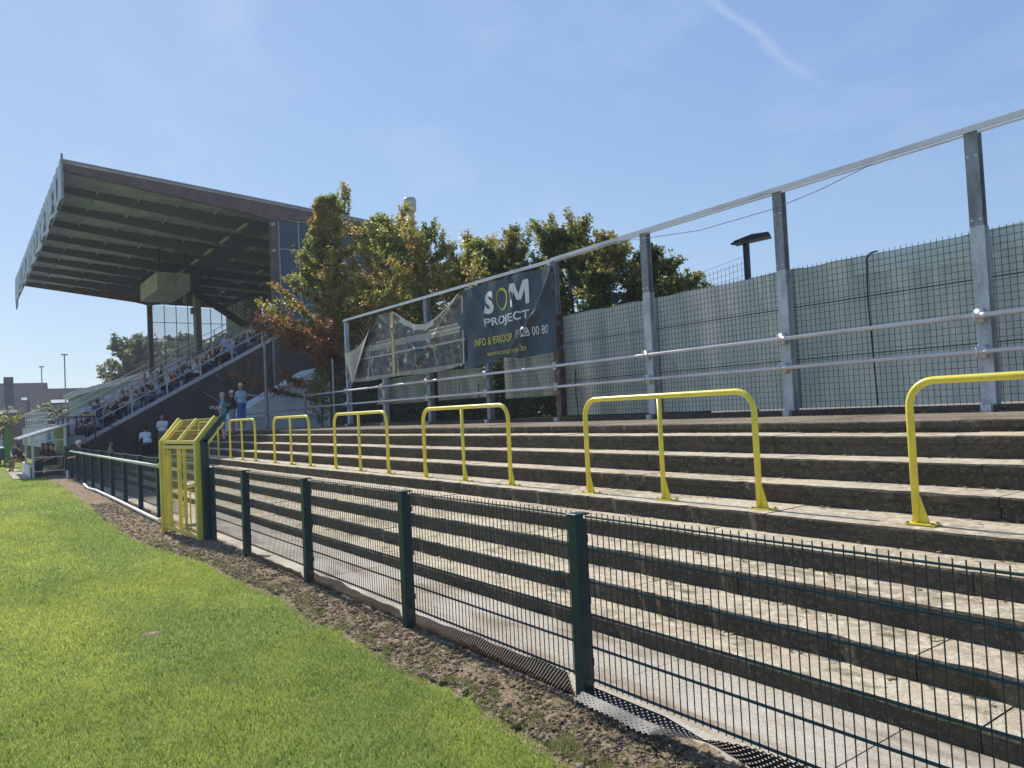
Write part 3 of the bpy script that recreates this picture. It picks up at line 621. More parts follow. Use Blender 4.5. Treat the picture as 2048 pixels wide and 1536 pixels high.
def lettering(txt, x0, z0, x1, z1, mt, cloth, parent, name='lettering', bold=0.02, off=.012, slope=0):
    c = bpy.data.curves.new('t', 'FONT'); c.body = txt; c.size = 1; c.offset = bold; c.resolution_u = 3
    o = bpy.data.objects.new('t', c); COL.objects.link(o); bpy.context.view_layer.update()
    me = bpy.data.meshes.new_from_object(o); bpy.data.objects.remove(o)
    bm = bmesh.new(); bm.from_mesh(me); bmesh.ops.triangulate(bm, faces=bm.faces)
    xs = [v.co.x for v in bm.verts]; ys = [v.co.y for v in bm.verts]; ax, bx, ay, by = min(xs), max(xs), min(ys), max(ys)
    sx, sz = (x1 - x0) / (bx - ax), (z1 - z0) / (by - ay)
    for v in bm.verts: v.co = Vector((x0 + (v.co.x - ax) * sx, 0, z0 + (v.co.y - ay) * sz + slope * (v.co.x - ax) * sx))
    for _ in range(4):
        ed = [ed_ for ed_ in bm.edges if ed_.calc_length() > .1]
        if ed: bmesh.ops.subdivide_edges(bm, edges=ed, cuts=1); bmesh.ops.triangulate(bm, faces=bm.faces)
    for v in bm.verts: v.co.y = cloth(v.co.x, v.co.z) - off
    bm.to_mesh(me); bm.free(); me.materials.clear(); me.materials.append(mt)
    q = bpy.data.objects.new(name, me); COL.objects.link(q); q.parent = parent; q.location = -Vector(parent.location); q['_part'] = 1; return q
lettering('S', -15.42, 4.22, -14.98, 4.78, M_print_w, cloth_navy, nb_, bold=.045)
m = MB()
def stroke(x0, z0, x1, z1, w_):
    for i in range(10):
        ta, tb = i / 10, (i + 1) / 10; q = []
        for t_ in (ta, tb):
            for sx in (-w_ / 2, w_ / 2): x = x0 + (x1 - x0) * t_ + sx; z = z0 + (z1 - z0) * t_; q.append((x, cloth_navy(x, z) - .012, z))
        m.add([q[0], q[1], q[3], q[2]], [(0, 1, 2, 3)])
stroke(-14.14, 4.24, -14.14, 4.80, .13); stroke(-13.62, 4.26, -13.62, 4.82, .13); stroke(-14.10, 4.79, -13.88, 4.38, .14); stroke(-13.66, 4.81, -13.88, 4.38, .14)
m.build('lettering', M_print_w, nb_, fix=False)
m = MB()
n_ = 40
for i in range(n_):   # ring of the O, thin at left and thick at right
    for_t = [2 * math.pi * (i + k) / n_ for k in (0, 1)]
    q = []
    for t in for_t:
        th = .035 + .045 * (1 + math.cos(t)) / 2
        for rr_ in (.26, .26 - th): x = -14.6 + math.cos(t) * rr_ * .95; z = 4.5 + math.sin(t) * rr_ * 1.05; q.append((x, cloth_navy(x, z) - .012, z))
    m.add([q[0], q[1], q[3], q[2]], [(0, 1, 2, 3)], 0 if math.cos(for_t[0]) > -.1 else 1)
m.build('ring_emblem', [M_print_y, M_print_y2], nb_, fix=False)
lettering('PROJECT', -15.38, 3.86, -13.55, 4.12, M_print_w, cloth_navy, nb_, bold=.018)
lettering('INFO & VERKOOP', -15.85, 3.47, -14.28, 3.66, M_print_y, cloth_navy, nb_, bold=.012)
lettering('011/28 00 80', -14.12, 3.50, -12.95, 3.70, M_print_w, cloth_navy, nb_, bold=.0)
lettering('www.somproject.be', -15.40, 3.15, -13.62, 3.32, M_print_y, cloth_navy, nb_, bold=.0)

def gtop(x): return float(np.interp(x, [-24.0, -23.3, -22.4, -21.7, -21.3, -20.1, -19.5, -19.0, -18.4, -17.8, -17.2, -16.5], [4.02, 4.12, 4.35, 4.75, 5.0, 4.97, 4.62, 4.42, 4.36, 4.45, 4.62, 4.93]))
def gbot(x): return float(np.interp(x, [-24.0, -23, -22.2, -20.3, -18.4, -17, -16.3], [3.07, 3.0, 2.98, 3.02, 2.96, 3.02, 3.1]))
def cloth_g(x, z):
    y = 10.31 + .03 * math.sin(x * 2.2 + z)
    for (ax_, az_, sl_, am) in ((-20.0, 4.9, .95, .09), (-16.6, 4.8, -1.5, .07), (-18.9, 4.4, .15, .05), (-20.1, 4.9, .05, .05), (-19.3, 3.9, 2.0, .06)):
        d = (x - ax_) - (az_ - z) * sl_; y -= am * math.exp(-(d / .11) ** 2)
    return y
def mosaic_mat():
    m = bpy.data.materials.new('faded_photo_print'); m.use_nodes = True; n, l = m.node_tree.nodes, m.node_tree.links; p = n['Principled BSDF']; p.inputs['Roughness'].default_value = .5
    t = n.new('ShaderNodeTexCoord'); sp = n.new('ShaderNodeSeparateXYZ'); l.new(t.outputs['Object'], sp.inputs[0])
    def no(sc, st, det=5):
        mpn = n.new('ShaderNodeMapping'); mpn.inputs['Scale'].default_value = st; q = n.new('ShaderNodeTexNoise'); q.inputs['Scale'].default_value = sc; q.inputs['Detail'].default_value = det
        l.new(t.outputs['Object'], mpn.inputs[0]); l.new(mpn.outputs[0], q.inputs['Vector']); return q.outputs['Fac']
    r = n.new('ShaderNodeValToRGB'); e_ = r.color_ramp.elements; e_[0].position = .40; e_[0].color = (.018, .022, .032, 1); e_[1].position = .66; e_[1].color = (.52, .49, .40, 1)
    for ps, c in ((.47, (.045, .055, .07, 1)), (.53, (.11, .10, .08, 1)), (.60, (.07, .085, .075, 1))): q = e_.new(ps); q.color = c
    l.new(no(3.4, (1, 1, 1.5), 8), r.inputs[0])
    r2 = n.new('ShaderNodeValToRGB'); r2.color_ramp.interpolation = 'CONSTANT'; e2 = r2.color_ramp.elements   # horizontal bands by height
    e2[0].position = 0; e2[0].color = (.5, .5, .5, 1); e2[1].position = .08; e2[1].color = (0, 0, 0, 1)
    for ps, c in ((.36, .8), (.385, .1), (.47, .55), (.56, .05)): q = e2.new(ps); q.color = (c, c, c, 1)
    mr = n.new('ShaderNodeMapRange'); mr.inputs[1].default_value = 2.95; mr.inputs[2].default_value = 5.0
    l.new(sp.outputs[2], mr.inputs[0]); l.new(mr.outputs[0], r2.inputs[0])
    mx1 = n.new('ShaderNodeMix'); mx1.data_type = 'RGBA'; l.new(r2.outputs[0], mx1.inputs[0]); l.new(r.outputs[0], mx1.inputs[6]); mx1.inputs[7].default_value = (.50, .49, .44, 1)
    l.new(mx1.outputs[2], p.inputs['Base Color']); return m
gb = thing('photo_banner', 'torn sagging banner of faded street photographs with its left end folded back', 'banner', (-20, 10.31, 4))
m = MB()
def gfn(u, v):
    x = -24.0 + 7.7 * u; a0, a1 = gbot(x), gtop(x)
    if x < -22.4: a1 = min(a1, 3.62 + (x + 24) * .45)
    z = a0 + (a1 - a0) * v; return (x, cloth_g(x, z), z)
m.grid(gfn, 130, 30); cl = m.build('cloth', mosaic_mat(), gb, smooth=True, fix=False)
m = MB(); A, B, C_ = Vector((-24.0, 10.27, 4.0)), Vector((-21.45, 10.22, 4.98)), Vector((-23.1, 10.12, 2.93))
def tfn(u, v):
    top = A.lerp(B, u); top.z -= .30 * math.sin(math.pi * u); p = top.lerp(C_, v); p.y -= .05 * math.sin(u * 7) * (1 - v); return tuple(p)
m.grid(tfn, 24, 16); m.build('folded_corner', M_bannerback, gb, smooth=True, fix=False)
m = MB()
def hem(fn, x0, x1, w, n_=50, oo=.012, mi=0):
    for i in range(n_):
        xa, xb = x0 + (x1 - x0) * i / n_, x0 + (x1 - x0) * (i + 1) / n_; za, zb = fn(xa), fn(xb)
        m.add([(xa, cloth_g(xa, za) - oo, za), (xb, cloth_g(xb, zb) - oo, zb), (xb, cloth_g(xb, zb + w) - oo, zb + w), (xa, cloth_g(xa, za + w) - oo, za + w)], [(0, 1, 2, 3)], mi)
hem(lambda x: gtop(x) - .05, -20.05, -16.45, .05)
hem(lambda x: gtop(x) - .16, -19.9, -17.9, .13)
m.build('hem', M_hem, gb, fix=False)
m = MB()
def vstrip(xf, z0, z1, w, mi=0):
    n_ = 16
    for i in range(n_):
        za, zb = z0 + (z1 - z0) * i / n_, z0 + (z1 - z0) * (i + 1) / n_
        m.add([(xf(za), cloth_g(xf(za), za) - .013, za), (xf(za) + w, cloth_g(xf(za) + w, za) - .013, za), (xf(zb) + w, cloth_g(xf(zb) + w, zb) - .013, zb), (xf(zb), cloth_g(xf(zb), zb) - .013, zb)], [(0, 1, 2, 3)], mi)
vstrip(lambda z: -20.45 - .12 * (4.95 - z) / 2, 3.02, 4.93, .22); m.build('seam_strip', M_orange, gb, fix=False)
m = MB()
for xx in (-18.95, -17.9, -21.9): vstrip(lambda z, xx=xx: xx + .07 * math.sin((z - 3) * 9), 3.12, 3.75, .035)
vstrip(lambda z: -16.4, 3.1, 4.85, .05); vstrip(lambda z: -22.2 + (z - 3) * .2, 3.02, 4.2, .04)
m.build('white_border', M_hem, gb, fix=False)
for row, (z0, x0, x1) in enumerate(((4.13, -21.6, -20.6), (4.03, -21.6, -20.6), (4.12, -18.2, -16.6), (4.02, -18.1, -16.6), (3.92, -17.6, -16.6))):
    rr_ = random.Random(row); x = x0; m = MB()
    while x < x1: wv = rr_.uniform(.04, .16) if row not in (2, 3) else .3; m.add([(x, cloth_g(x, z0) - .014, z0), (x + wv, cloth_g(x + wv, z0) - .014, z0), (x + wv, cloth_g(x + wv, z0 + .05) - .014, z0 + .05), (x, cloth_g(x, z0 + .05) - .014, z0 + .05)], [(0, 1, 2, 3)]); x += wv + .03
    m.build('faded_print', M_hem, gb, fix=False)

# ------------------------------------------------------------ lamp, dark post, net, vent pipe, masts
lp = thing('street_lamp', 'dark lamp post with a flat black head above the green sheeting', 'street lamp', (-11.2, 15.0, 1.5))
m = MB(); m.bar((-11.0, 14.9, 1.5), (-11.0, 14.9, 5.5), .10, .12); m.build('pole', mat('blue_black', (.012, .016, .035), .5), lp)
m = MB(); m.prism([(-.20, 0), (.62, .0), (.58, .10), (.2, .13), (-.22, .06)], -.2, .2, 'y'); q = m.build('lamp_head', mat('blue_black', (0, 0, 0)), lp)
q.data.transform(Matrix.Translation((-11.05, 14.9, 5.52)) @ Matrix.Rotation(R_(32), 4, 'Z') @ Matrix.Rotation(R_(-6), 4, 'Y'))
m = MB(); m.prism([(-.30, 0.02), (-.2, .0), (-.2, .07), (-.3, .05)], -.06, .06, 'y'); q = m.build('bracket', mat('blue_black', (0, 0, 0)), lp)
q.data.transform(Matrix.Translation((-11.05, 14.9, 5.50)) @ Matrix.Rotation(R_(32), 4, 'Z'))
m = MB(); m.bar((-14.3, 13.7, 1.4), (-14.3, 13.7, 4.78), .12, .12); tag(m.build('steel_post', mat('blue_black', (0, 0, 0))), 'short dark square post in front of the trees, above the green sheeting', 'post')
nt = thing('net_fence', 'fine grey wire net fence standing between the trees and the lamp', 'fence', (-12.6, 14.9, 1.5))
m = MB()
for k in range(32): x = -14.8 + k * .12; m.bar((x, 14.95, 3.0), (x, 14.95, 4.72 + .42 * k / 31), .006)
for k in range(16): z = 3.0 + k * .12; m.bar((-14.8, 14.95, z), (-11.05, 14.95, z + (.42 * k / 15)), .006)
m.build('wire_net', M_mesh, nt)
m = MB(); m.tube([(-14.8, 14.95, 1.4), (-14.8, 14.95, 4.75)], .03, 6); m.build('post', M_dark, nt)
vp = thing('vent_pipe', 'tall grey round vent pipe with a wider cap behind the grandstand', 'chimney', (-52.6, 28.6, 0))
m = MB(); m.tube([(-52.6, 28.6, 0), (-52.6, 28.6, 18.2)], .33, 16); m.build('pipe', M_vent, vp, smooth=True)
m = MB(); m.tube([(-52.6, 28.6, 17.9), (-52.6, 28.6, 18.05), (-52.6, 28.6, 18.9), (-52.6, 28.6, 19.05)], [.36, .50, .50, .44], 16); m.build('cap', M_vent, vp, smooth=True)
for nm, (x, y, h) in {'thin floodlight mast with a small head behind the nearer grey house': (-104, 8.9, 10.9), 'farther and shorter floodlight mast above the row of houses': (-129, 8.1, 11.3)}.items():
    q = thing('floodlight_mast', nm, 'mast', (x, y, 0), 'thin floodlight masts in the distance')
    m = MB(); m.tube([(x, y, 0), (x, y, h)], .07, 6); m.build('pole', M_galvd, q)
    m = MB(); m.box(x - .15, y - .35, h, x + .15, y + .35, h + .14); m.build('lamp_head', M_galvd, q, bevel=.04)

# ------------------------------------------------------------ trees
def tree(name, label, x, y, z0, H, Rad, nleaf, seed, pal, low=.8, leaf=.062, group=None, upright=1.0, brown_low=0.0, cat='tree', shape=1.0, wide=False):
    r = np.random.default_rng(seed); rr_ = random.Random(seed)
    root = thing(name, label, cat, (x, y, z0), group)
    m = MB(); tips = []
    tw = [(0, 0, 0)]; px_, py_ = 0, 0
    for k in range(1, 9): px_ += rr_.uniform(-.06, .06) * Rad * .5; py_ += rr_.uniform(-.06, .06) * Rad * .5; tw.append((px_, py_, H * .97 * k / 8))
    r0 = .018 * H
    m.tube([(x + p[0], y + p[1], z0 + p[2] - (.2 if i == 0 else 0)) for i, p in enumerate(tw)], [max(.008, r0 * (1 - i / 8.6)) for i in range(9)], 8)
    nl = int(26 + H * 5)
    for i in range(nl):
        f = (i + rr_.random()) / nl; hz = low + (H - low) * f ** .9 * .95
        q = hz / H * 8; k = min(7, int(q)); t = q - k; bx = tw[k][0] * (1 - t) + tw[k + 1][0] * t; by = tw[k][1] * (1 - t) + tw[k + 1][1] * t
        prof = (math.sin(math.pi * min(1, (.16 + .84 * (1 - f)) ** shape)) * .55 + .5 * (1 - f)) ; prof = (.12 + 1.0 * (1 - f) ** 1.15) if wide else prof; L = Rad * max(.14, prof) * rr_.uniform(.65, 1.18)
        an = rr_.uniform(0, 2 * math.pi); el = rr_.uniform(.25, .75) * upright * (.7 + f * .8)
        pts = [Vector((bx, by, hz))]; d = Vector((math.cos(an), math.sin(an), el)).normalized()
        ns = 5
        for s in range(ns):
            d = (d + Vector((rr_.uniform(-.2, .2), rr_.uniform(-.2, .2), rr_.uniform(-.10, .16)))).normalized(); pts.append(pts[-1] + d * L / ns * 1.15)
        m.tube([(x + p.x, y + p.y, z0 + p.z) for p in pts], [max(.004, .0042 * H * (1 - f * .6) * (1 - s / (ns + .5))) for s in range(ns + 1)], 5, cap=False)
        for s in range(1, ns + 1):
            for b in range(5):
                d2 = (d + Vector((rr_.uniform(-1, 1), rr_.uniform(-1, 1), rr_.uniform(-.35, .8)))).normalized(); l2 = L * rr_.uniform(.12, .36) + .12
                p2 = pts[s] + d2 * l2; tips.append((pts[s], p2, f)); 
                if b == 0: m.tube([(x + pts[s].x, y + pts[s].y, z0 + pts[s].z), (x + p2.x, y + p2.y, z0 + p2.z)], [.008, .003], 3, cap=False)
    for q_ in range(7):      # thin leaders above the crown
        bx_, by_ = rr_.uniform(-.35, .35) * Rad, rr_.uniform(-.35, .35) * Rad; z_ = H * rr_.uniform(.78, .93); hh_ = H * rr_.uniform(.08, .17)
        p_ = [Vector((bx_ + rr_.uniform(-.06, .06) * j, by_, z_ + hh_ * j / 3)) for j in range(4)]
        m.tube([(x + p.x, y + p.y, z0 + p.z) for p in p_], [.02, .014, .009, .004], 4, cap=False)
        for j in range(3):
            tips.append((p_[j], p_[j + 1], 1)); tips.append((p_[j], p_[j] + Vector((rr_.uniform(-.3, .3), rr_.uniform(-.3, .3), .25)), 1))
    m.build('trunk', M_bark, root)
    T0 = np.array([tuple(a) for a, b, c in tips]); T1 = np.array([tuple(b) for a, b, c in tips]); n = nleaf
    k = r.integers(0, len(tips), n); t = r.uniform(.0, 1.12, n)[:, None]
    clump = r.uniform(.3, 1.0, len(tips)); keep = r.uniform(0, 1, n) < clump[k]; k = k[keep]; t = t[keep]; n = len(k)
    P = T0[k] * (1 - t) + T1[k] * t + r.normal(0, .028 + Rad * .010, (n, 3)); P[:, 2] -= r.uniform(0, .05, n)
    P += np.array([x, y, z0]); P[:, 2] = np.maximum(P[:, 2], z0 + .1)
    nv = r.normal(0, 1, (n, 3)); nv[:, 2] = np.abs(nv[:, 2]) + .3; nv /= np.linalg.norm(nv, axis=1)[:, None]
    a_ = np.cross(nv, r.normal(0, 1, (n, 3))); a_ /= np.linalg.norm(a_, axis=1)[:, None]; b2 = np.cross(nv, a_); s = leaf * r.uniform(.55, 1.25, (n, 1)); bend = nv * s * r.uniform(-.25, .1, (n, 1))
    V = np.stack([P - a_ * s, P - b2 * s * .52 + bend, P + a_ * s * 1.1, P + b2 * s * .52 + bend], 1)
    pal = np.array(pal); hz = (P[:, 2] - z0) / H
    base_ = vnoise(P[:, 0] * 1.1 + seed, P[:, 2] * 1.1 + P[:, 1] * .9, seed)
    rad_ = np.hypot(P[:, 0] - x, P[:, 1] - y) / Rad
    tcol = np.clip(base_ * .85 - .12 + .28 * (t[:, 0] - .5) + .30 * rad_ + .12 * hz + r.normal(0, .15, n) + brown_low * np.clip(.62 - hz, 0, 1) * 1.6, 0, .999)  # golden outer tips paint backlight into the autumn tints
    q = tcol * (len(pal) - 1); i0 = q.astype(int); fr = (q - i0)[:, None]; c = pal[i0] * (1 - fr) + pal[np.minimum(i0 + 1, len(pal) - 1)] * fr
    c = c * r.uniform(.65, 1.3, (n, 1))
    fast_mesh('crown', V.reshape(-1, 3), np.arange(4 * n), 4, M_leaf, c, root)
    return root
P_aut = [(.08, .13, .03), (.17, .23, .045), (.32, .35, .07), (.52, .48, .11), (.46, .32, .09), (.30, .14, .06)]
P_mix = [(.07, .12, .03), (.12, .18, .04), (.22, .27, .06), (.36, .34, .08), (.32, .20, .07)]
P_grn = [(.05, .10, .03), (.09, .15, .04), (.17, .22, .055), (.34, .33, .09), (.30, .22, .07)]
GT = 'autumn trees behind the steel fence'
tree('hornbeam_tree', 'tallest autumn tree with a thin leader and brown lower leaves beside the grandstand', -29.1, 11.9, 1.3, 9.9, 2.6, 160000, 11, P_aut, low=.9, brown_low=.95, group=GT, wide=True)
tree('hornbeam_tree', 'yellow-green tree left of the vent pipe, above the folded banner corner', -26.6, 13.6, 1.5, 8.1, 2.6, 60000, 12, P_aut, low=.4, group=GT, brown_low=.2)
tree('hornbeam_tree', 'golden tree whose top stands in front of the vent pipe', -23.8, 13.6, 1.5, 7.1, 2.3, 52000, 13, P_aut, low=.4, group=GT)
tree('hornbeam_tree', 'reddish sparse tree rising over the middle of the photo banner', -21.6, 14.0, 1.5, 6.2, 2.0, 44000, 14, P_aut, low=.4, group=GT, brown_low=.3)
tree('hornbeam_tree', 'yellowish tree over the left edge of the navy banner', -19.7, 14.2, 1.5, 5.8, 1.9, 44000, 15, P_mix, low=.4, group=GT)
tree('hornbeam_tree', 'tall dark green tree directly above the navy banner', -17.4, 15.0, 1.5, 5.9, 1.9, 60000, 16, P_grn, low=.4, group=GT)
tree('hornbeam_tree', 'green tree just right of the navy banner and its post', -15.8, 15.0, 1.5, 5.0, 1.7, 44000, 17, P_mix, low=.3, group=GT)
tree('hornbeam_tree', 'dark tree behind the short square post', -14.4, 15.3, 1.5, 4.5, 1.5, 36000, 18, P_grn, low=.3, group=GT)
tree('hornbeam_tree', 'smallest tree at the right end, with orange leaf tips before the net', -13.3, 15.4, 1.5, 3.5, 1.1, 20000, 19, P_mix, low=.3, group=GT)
GF = 'far green trees beyond the grandstand'
P_far = [(.10, .15, .08), (.15, .20, .10), (.22, .25, .13), (.28, .28, .15)]
tree('broadleaf_tree', 'round green tree just left of the glazed end of the grandstand', -112, 18.5, 0, 13.2, 5.5, 26000, 31, P_far, low=2, leaf=.34, group=GF)
tree('broadleaf_tree', 'green tree seen through the first panes of the grandstand glazing', -113, 24, 0, 14.2, 4.5, 20000, 32, P_far, low=2, leaf=.34, group=GF)
tree('broadleaf_tree', 'green tree seen through the glazing beside the olive column', -114, 30.5, 0, 14.5, 4.0, 16000, 33, P_far, low=2, leaf=.34, group=GF)
tree('bush', 'pale green garden bush in front of the far houses', -100, 7.6, 0, 4.2, 2.6, 5000, 34, P_far, low=.3, leaf=.22, cat='bush')
tree('bush', 'dark clipped bush at the left edge before the houses', -88, 1.9, 0, 3.0, 2.6, 5000, 35, P_grn, low=.2, leaf=.16, cat='bush')
tree('climbing_plant', 'ragged green shoots growing through the handrail below the brown-leaved tree', -27.6, 10.8, 1.5, 2.3, .55, 1700, 36, P_mix, low=.15, leaf=.06, cat='shrub')

hd = thing('shade_foliage', 'dark leaf mass added to darken the mesh gaps below the banners', 'shade_foliage', (-17, 12.6, 1.5))  # added leaf mass, stands in for the shade below the trees
r = np.random.default_rng(50); n = 26000
P = np.stack([r.uniform(-28, -10.5, n), r.uniform(11.9, 12.8, n), 1.5 + r.uniform(0, 1, n) ** .8 * 1.75], 1); P[:, 1] += .12 * np.sin(P[:, 0] * 3); nv = r.normal(0, 1, (n, 3)); nv /= np.linalg.norm(nv, axis=1)[:, None]
a_ = np.cross(nv, r.normal(0, 1, (n, 3))); a_ /= np.linalg.norm(a_, axis=1)[:, None]; b2 = np.cross(nv, a_); V = np.stack([P - a_ * .07, P - b2 * .04, P + a_ * .07, P + b2 * .04], 1)
fast_mesh('foliage', V.reshape(-1, 3), np.arange(4 * n), 4, M_leaf, np.array([.05, .075, .03])[None] * r.uniform(.4, 1.6, (n, 1)), hd)
m = MB(); m.box(-28, 12.2, 1.4, -10.5, 12.5, 2.9); m.build('dark_core', M_bark, hd)  # solid core that keeps the added leaf mass dark

# ------------------------------------------------------------ grandstand (local frame: -x along the pitch, y back)
st = bpy.data.objects.new('grandstand', None); COL.objects.link(st); st['_local'] = 1
tag(st, 'tall old grandstand with a cantilever roof, glazed ends and full seating rows', 'grandstand')
st.location = (-37, 3.25, 0); st.rotation_euler = (0, 0, .0161)
SW = Matrix.Translation((-37, 3.25, 0)) @ Matrix.Rotation(.0161, 4, 'Z')
def RT(t): return 13.5 - .074 * t      # roof top
LEN = 30.6; CT = 9.2; BK = 16.8
m = MB(); m.prism([(.05, RT(0) - .12), (BK + .6, RT(BK + .6) - .12), (BK + .6, RT(BK + .6)), (.05, RT(0))], -LEN, 0); m.build('roof', M_roofu, st)
# roof frames
for i in range(10):
    s = -i * LEN / 9
    x0, x1 = (s - .06, s + .06) if 0 < i < 9 else ((-.22, .05) if i == 0 else (s, s + .2))
    m = MB(); m.prism([(.1, RT(.1) - .12), (.1, RT(.1) - .42), (CT - 1, RT(CT) - .72), (CT, RT(CT) - .95), (CT + 1, RT(CT) - .75), (BK + .3, RT(BK) - .5), (BK + .3, RT(BK) - .124)], x0, x1)
    m.build('roof_beam', M_brown if i in (0, 9) else M_beam, st)
m = MB(); m.prism([(.05, RT(0) - .02), (BK + .6, RT(BK + .6) - .02), (BK + .6, RT(BK + .6) + .05), (.05, RT(0) + .05)], .052, .11); m.build('edge_flashing', mat('flashing', (.28, .25, .25), .6), st)
m = MB()
for t in (1.8, 3.6, 5.4, 7.2, 11, 13, 15): m.box(-LEN, t - .04, RT(t) - .24, 0, t + .04, RT(t) - .125)
m.build('purlins', M_roofu, st)
for t in (2.0,): pass
for i in range(6):
    for t, nm in ((8.2, 'strip_light'),):
        s = -2.2 - i * 3.2; m = MB(); m.box(s - .8, t, RT(t) - 1.0, s + .8, t + .12, RT(t) - .9); m.build(nm, mat('tube_cover', (.5, .48, .45), .5), st)
for i in range(4):
    s = -8.2 - i * 4.4; m = MB(); m.box(s - .6, 12.5, RT(12.5) - .85, s + .6, 12.62, RT(12.5) - .76); m.build('strip_light', mat('tube_cover', (0, 0, 0)), st)
m = MB()
def fas(u, v): s = .15 - (LEN + .5) * u; return (s, -.02 + .05 * math.sin(s * 1.7 + v * 2) * (1 - v) + .02 * math.sin(s * 5), 11.82 + 1.75 * v + (.05 * math.sin(s * 1.3) * (1 - v)))
m.grid(fas, 120, 8); m.grid(lambda u, v: (.15 - (LEN + .5) * u, .06, 11.9 + 1.6 * v), 2, 1)
fs = m.build('fascia_banner', M_fascia, st, smooth=True, fix=False)
m = MB(); m.box(.14, -.03, 11.8, .2, .06, 13.75); m.box(-LEN, .02, 11.78, .14, .07, 11.83); m.build('fascia_frame', M_galvd, fs)
m = MB(); m.grid(lambda u, v: (-LEN - .5 - .9 * u * (1 - v * .2), -.02 + .2 * math.sin(u * 3), 11.2 + .9 * u + (13.1 - 11.2 - .5 * u) * v), 8, 8); m.build('loose_flap', M_fascia, fs, fix=False)
r = random.Random(2)
for i in range(14):
    q_ = -1.2 - i * 2.05; w_ = r.uniform(.5, 1.2); m = MB(); m.prism([(q_, 12.1), (q_ - w_, 12.1), (q_ - w_, 12.35), (q_ - w_ * .4, 12.6), (q_ - w_, 13.1), (q_, 13.1)], -.096, -.09, 'y')
    m.build('faded_print', mat('faded_blue', (.50, .54, .68), .7), fs)
# columns
for s, mt, nm in ((-.12, M_brown, 0), (-15.4, mat('olive_column', (.20, .22, .18), .7), 1), (-LEN + .2, M_brown, 2)):
    m = MB(); wd = .2 if nm != 1 else .32; m.box(s - wd, CT - .18, 1.0, s + wd * (1 if nm else .6), CT + .18, RT(CT) - .7); m.build('column', mt, st)
# raked seating
def SZ(t): return .95 + .548 * t
m = MB(); m.prism([(.6, -.05), (.6, SZ(.6) + .15), (BK, SZ(BK) + .15), (BK, -.05)], -.25, .0); m.build('side_wall', M_wall, st)
m = MB(); m.prism([(.55, SZ(.55) + .02), (.55, SZ(.55) + .19), (BK, SZ(BK) + .19), (BK, SZ(BK) + .02)], -.28, .04); m.build('coping', M_railw, st)
poly = [(.62, -.1)]
for k in range(19): t = .62 + .85 * k; poly += [(t, SZ(t) - .02 + .1), (t + .85, SZ(t) + .08)]
poly += [(.62 + .85 * 19, -.1)]
m = MB(); m.prism(poly, -LEN, -.26); m.build('terrace_tiers', M_conc, st)
for k in range(18):
    t = 1.05 + .85 * k; z = SZ(.62 + .85 * k) + .08; m = MB()
    n_ = int((LEN - 1.6) / .5)
    for i in range(n_):
        s = -.9 - i * .5
        if 14.6 < -s < 15.9:
            if m.v: m.build('seat_row', M_seat, st); m = MB()
            continue
        m.box(s - .21, t, z + .38, s + .21, t + .34, z + .42); m.box(s - .21, t + .30, z + .42, s + .21, t + .34, z + .74); m.box(s - .03, t + .1, z, s + .03, t + .16, z + .38)
    m.build('seat_row', M_seat, st)
# sloping railings at both ends and a mid aisle
for s in (-.1, -15.0, -LEN + .1):
    m = MB()
    for dz in (.55, 1.02): m.tube([(s, .8, SZ(.8) + .15 + dz), (s, 15.8, SZ(15.8) + .15 + dz)], .028, 6)
    for k in range(11): t = 1.0 + 1.48 * k; m.box(s - .03, t - .03, SZ(t) + .1, s + .03, t + .03, SZ(t) + 1.17)
    m.build('side_railing', M_railw, st)
m = MB()
for z in (2.35, 2.8, 3.3): m.tube([(-15, .45, z), (-LEN - 1.5, .45, z)], .03, 6); m.tube([(-LEN - 1.5, .45, z), (-LEN - 1.5, 2.4, z)], .03, 6)
for k in range(12): m.box(-15 - k * 1.5 - .03, .42, 1.4, -15 - k * 1.5 + .03, .48, 3.3)
m.build('front_railing', M_frame, st)  # brighter paint than the side railings, standing in for sunlight out here
m = MB(); m.box(-LEN - 4, .4, .9, -15, .6, 2.2); m.build('front_parapet', mat('pale_parapet', (.5, .52, .58), .8, noise=[(1, (.4, .42, .47), .45, .65, U)]), st)
m = MB(); m.box(-15, .56, -.05, -.26, .66, 1.5); m.box(-LEN - 4, .6, -.05, -15, .7, 1.0); m.build('front_wall', M_wall, st)
m = MB(); m.box(-3.6, -.1, 1.25, .35, .56, 1.62); m.build('landing', M_conc, st)
m = MB()
for (p, q) in (((.3, -.05, 2.42), (.3, .95, 2.42)), ((.3, -.05, 2.42), (-3.6, -.05, 2.42)), ((.3, -.05, 2.0), (-3.6, -.05, 2.0)), ((.3, -.05, 1.3), (.3, -.05, 2.42)), ((.3, .25, 1.3), (.3, .25, 2.42)), ((.3, .95, 1.3), (.3, .95, 2.42)), ((-3.6, -.05, 1.3), (-3.6, -.05, 2.42)), ((-1.6, -.05, 1.3), (-1.6, -.05, 2.42)), ((.32, 1.0, 2.3), (.32, 3.2, 1.0))): m.bar(p, q, .05)
m.build('landing_railing', M_dark, st)
m = MB(); m.box(-3.2, -.06, 1.66, -1.8, .4, 2.1); m.build('landing_box', mat('pale_parapet', (0, 0, 0)), st)
m = MB(); m.tube([(.06, 5.5, 3.35), (.08, 6.2, 2.9), (.08, 7.4, 2.85)], .02, 5); m.tube([(.08, 7.4, 2.9), (.08, 9.2, 5.6)], .012, 5); m.tube([(.08, 6.1, 4.2), (.12, 6.35, 3.9), (.08, 6.5, 3.95)], .015, 4); m.build('wall_cable', M_galvd, st)
m = MB(); m.box(0.0, 5.75, 2.55, .14, 5.95, 2.7); m.build('wall_lamp', M_railw, st)
m = MB(); m.box(0.0, 8.85, 1.5, .05, 8.95, SZ(8.9) + .1); m.build('down_pipe', M_galvd, st)
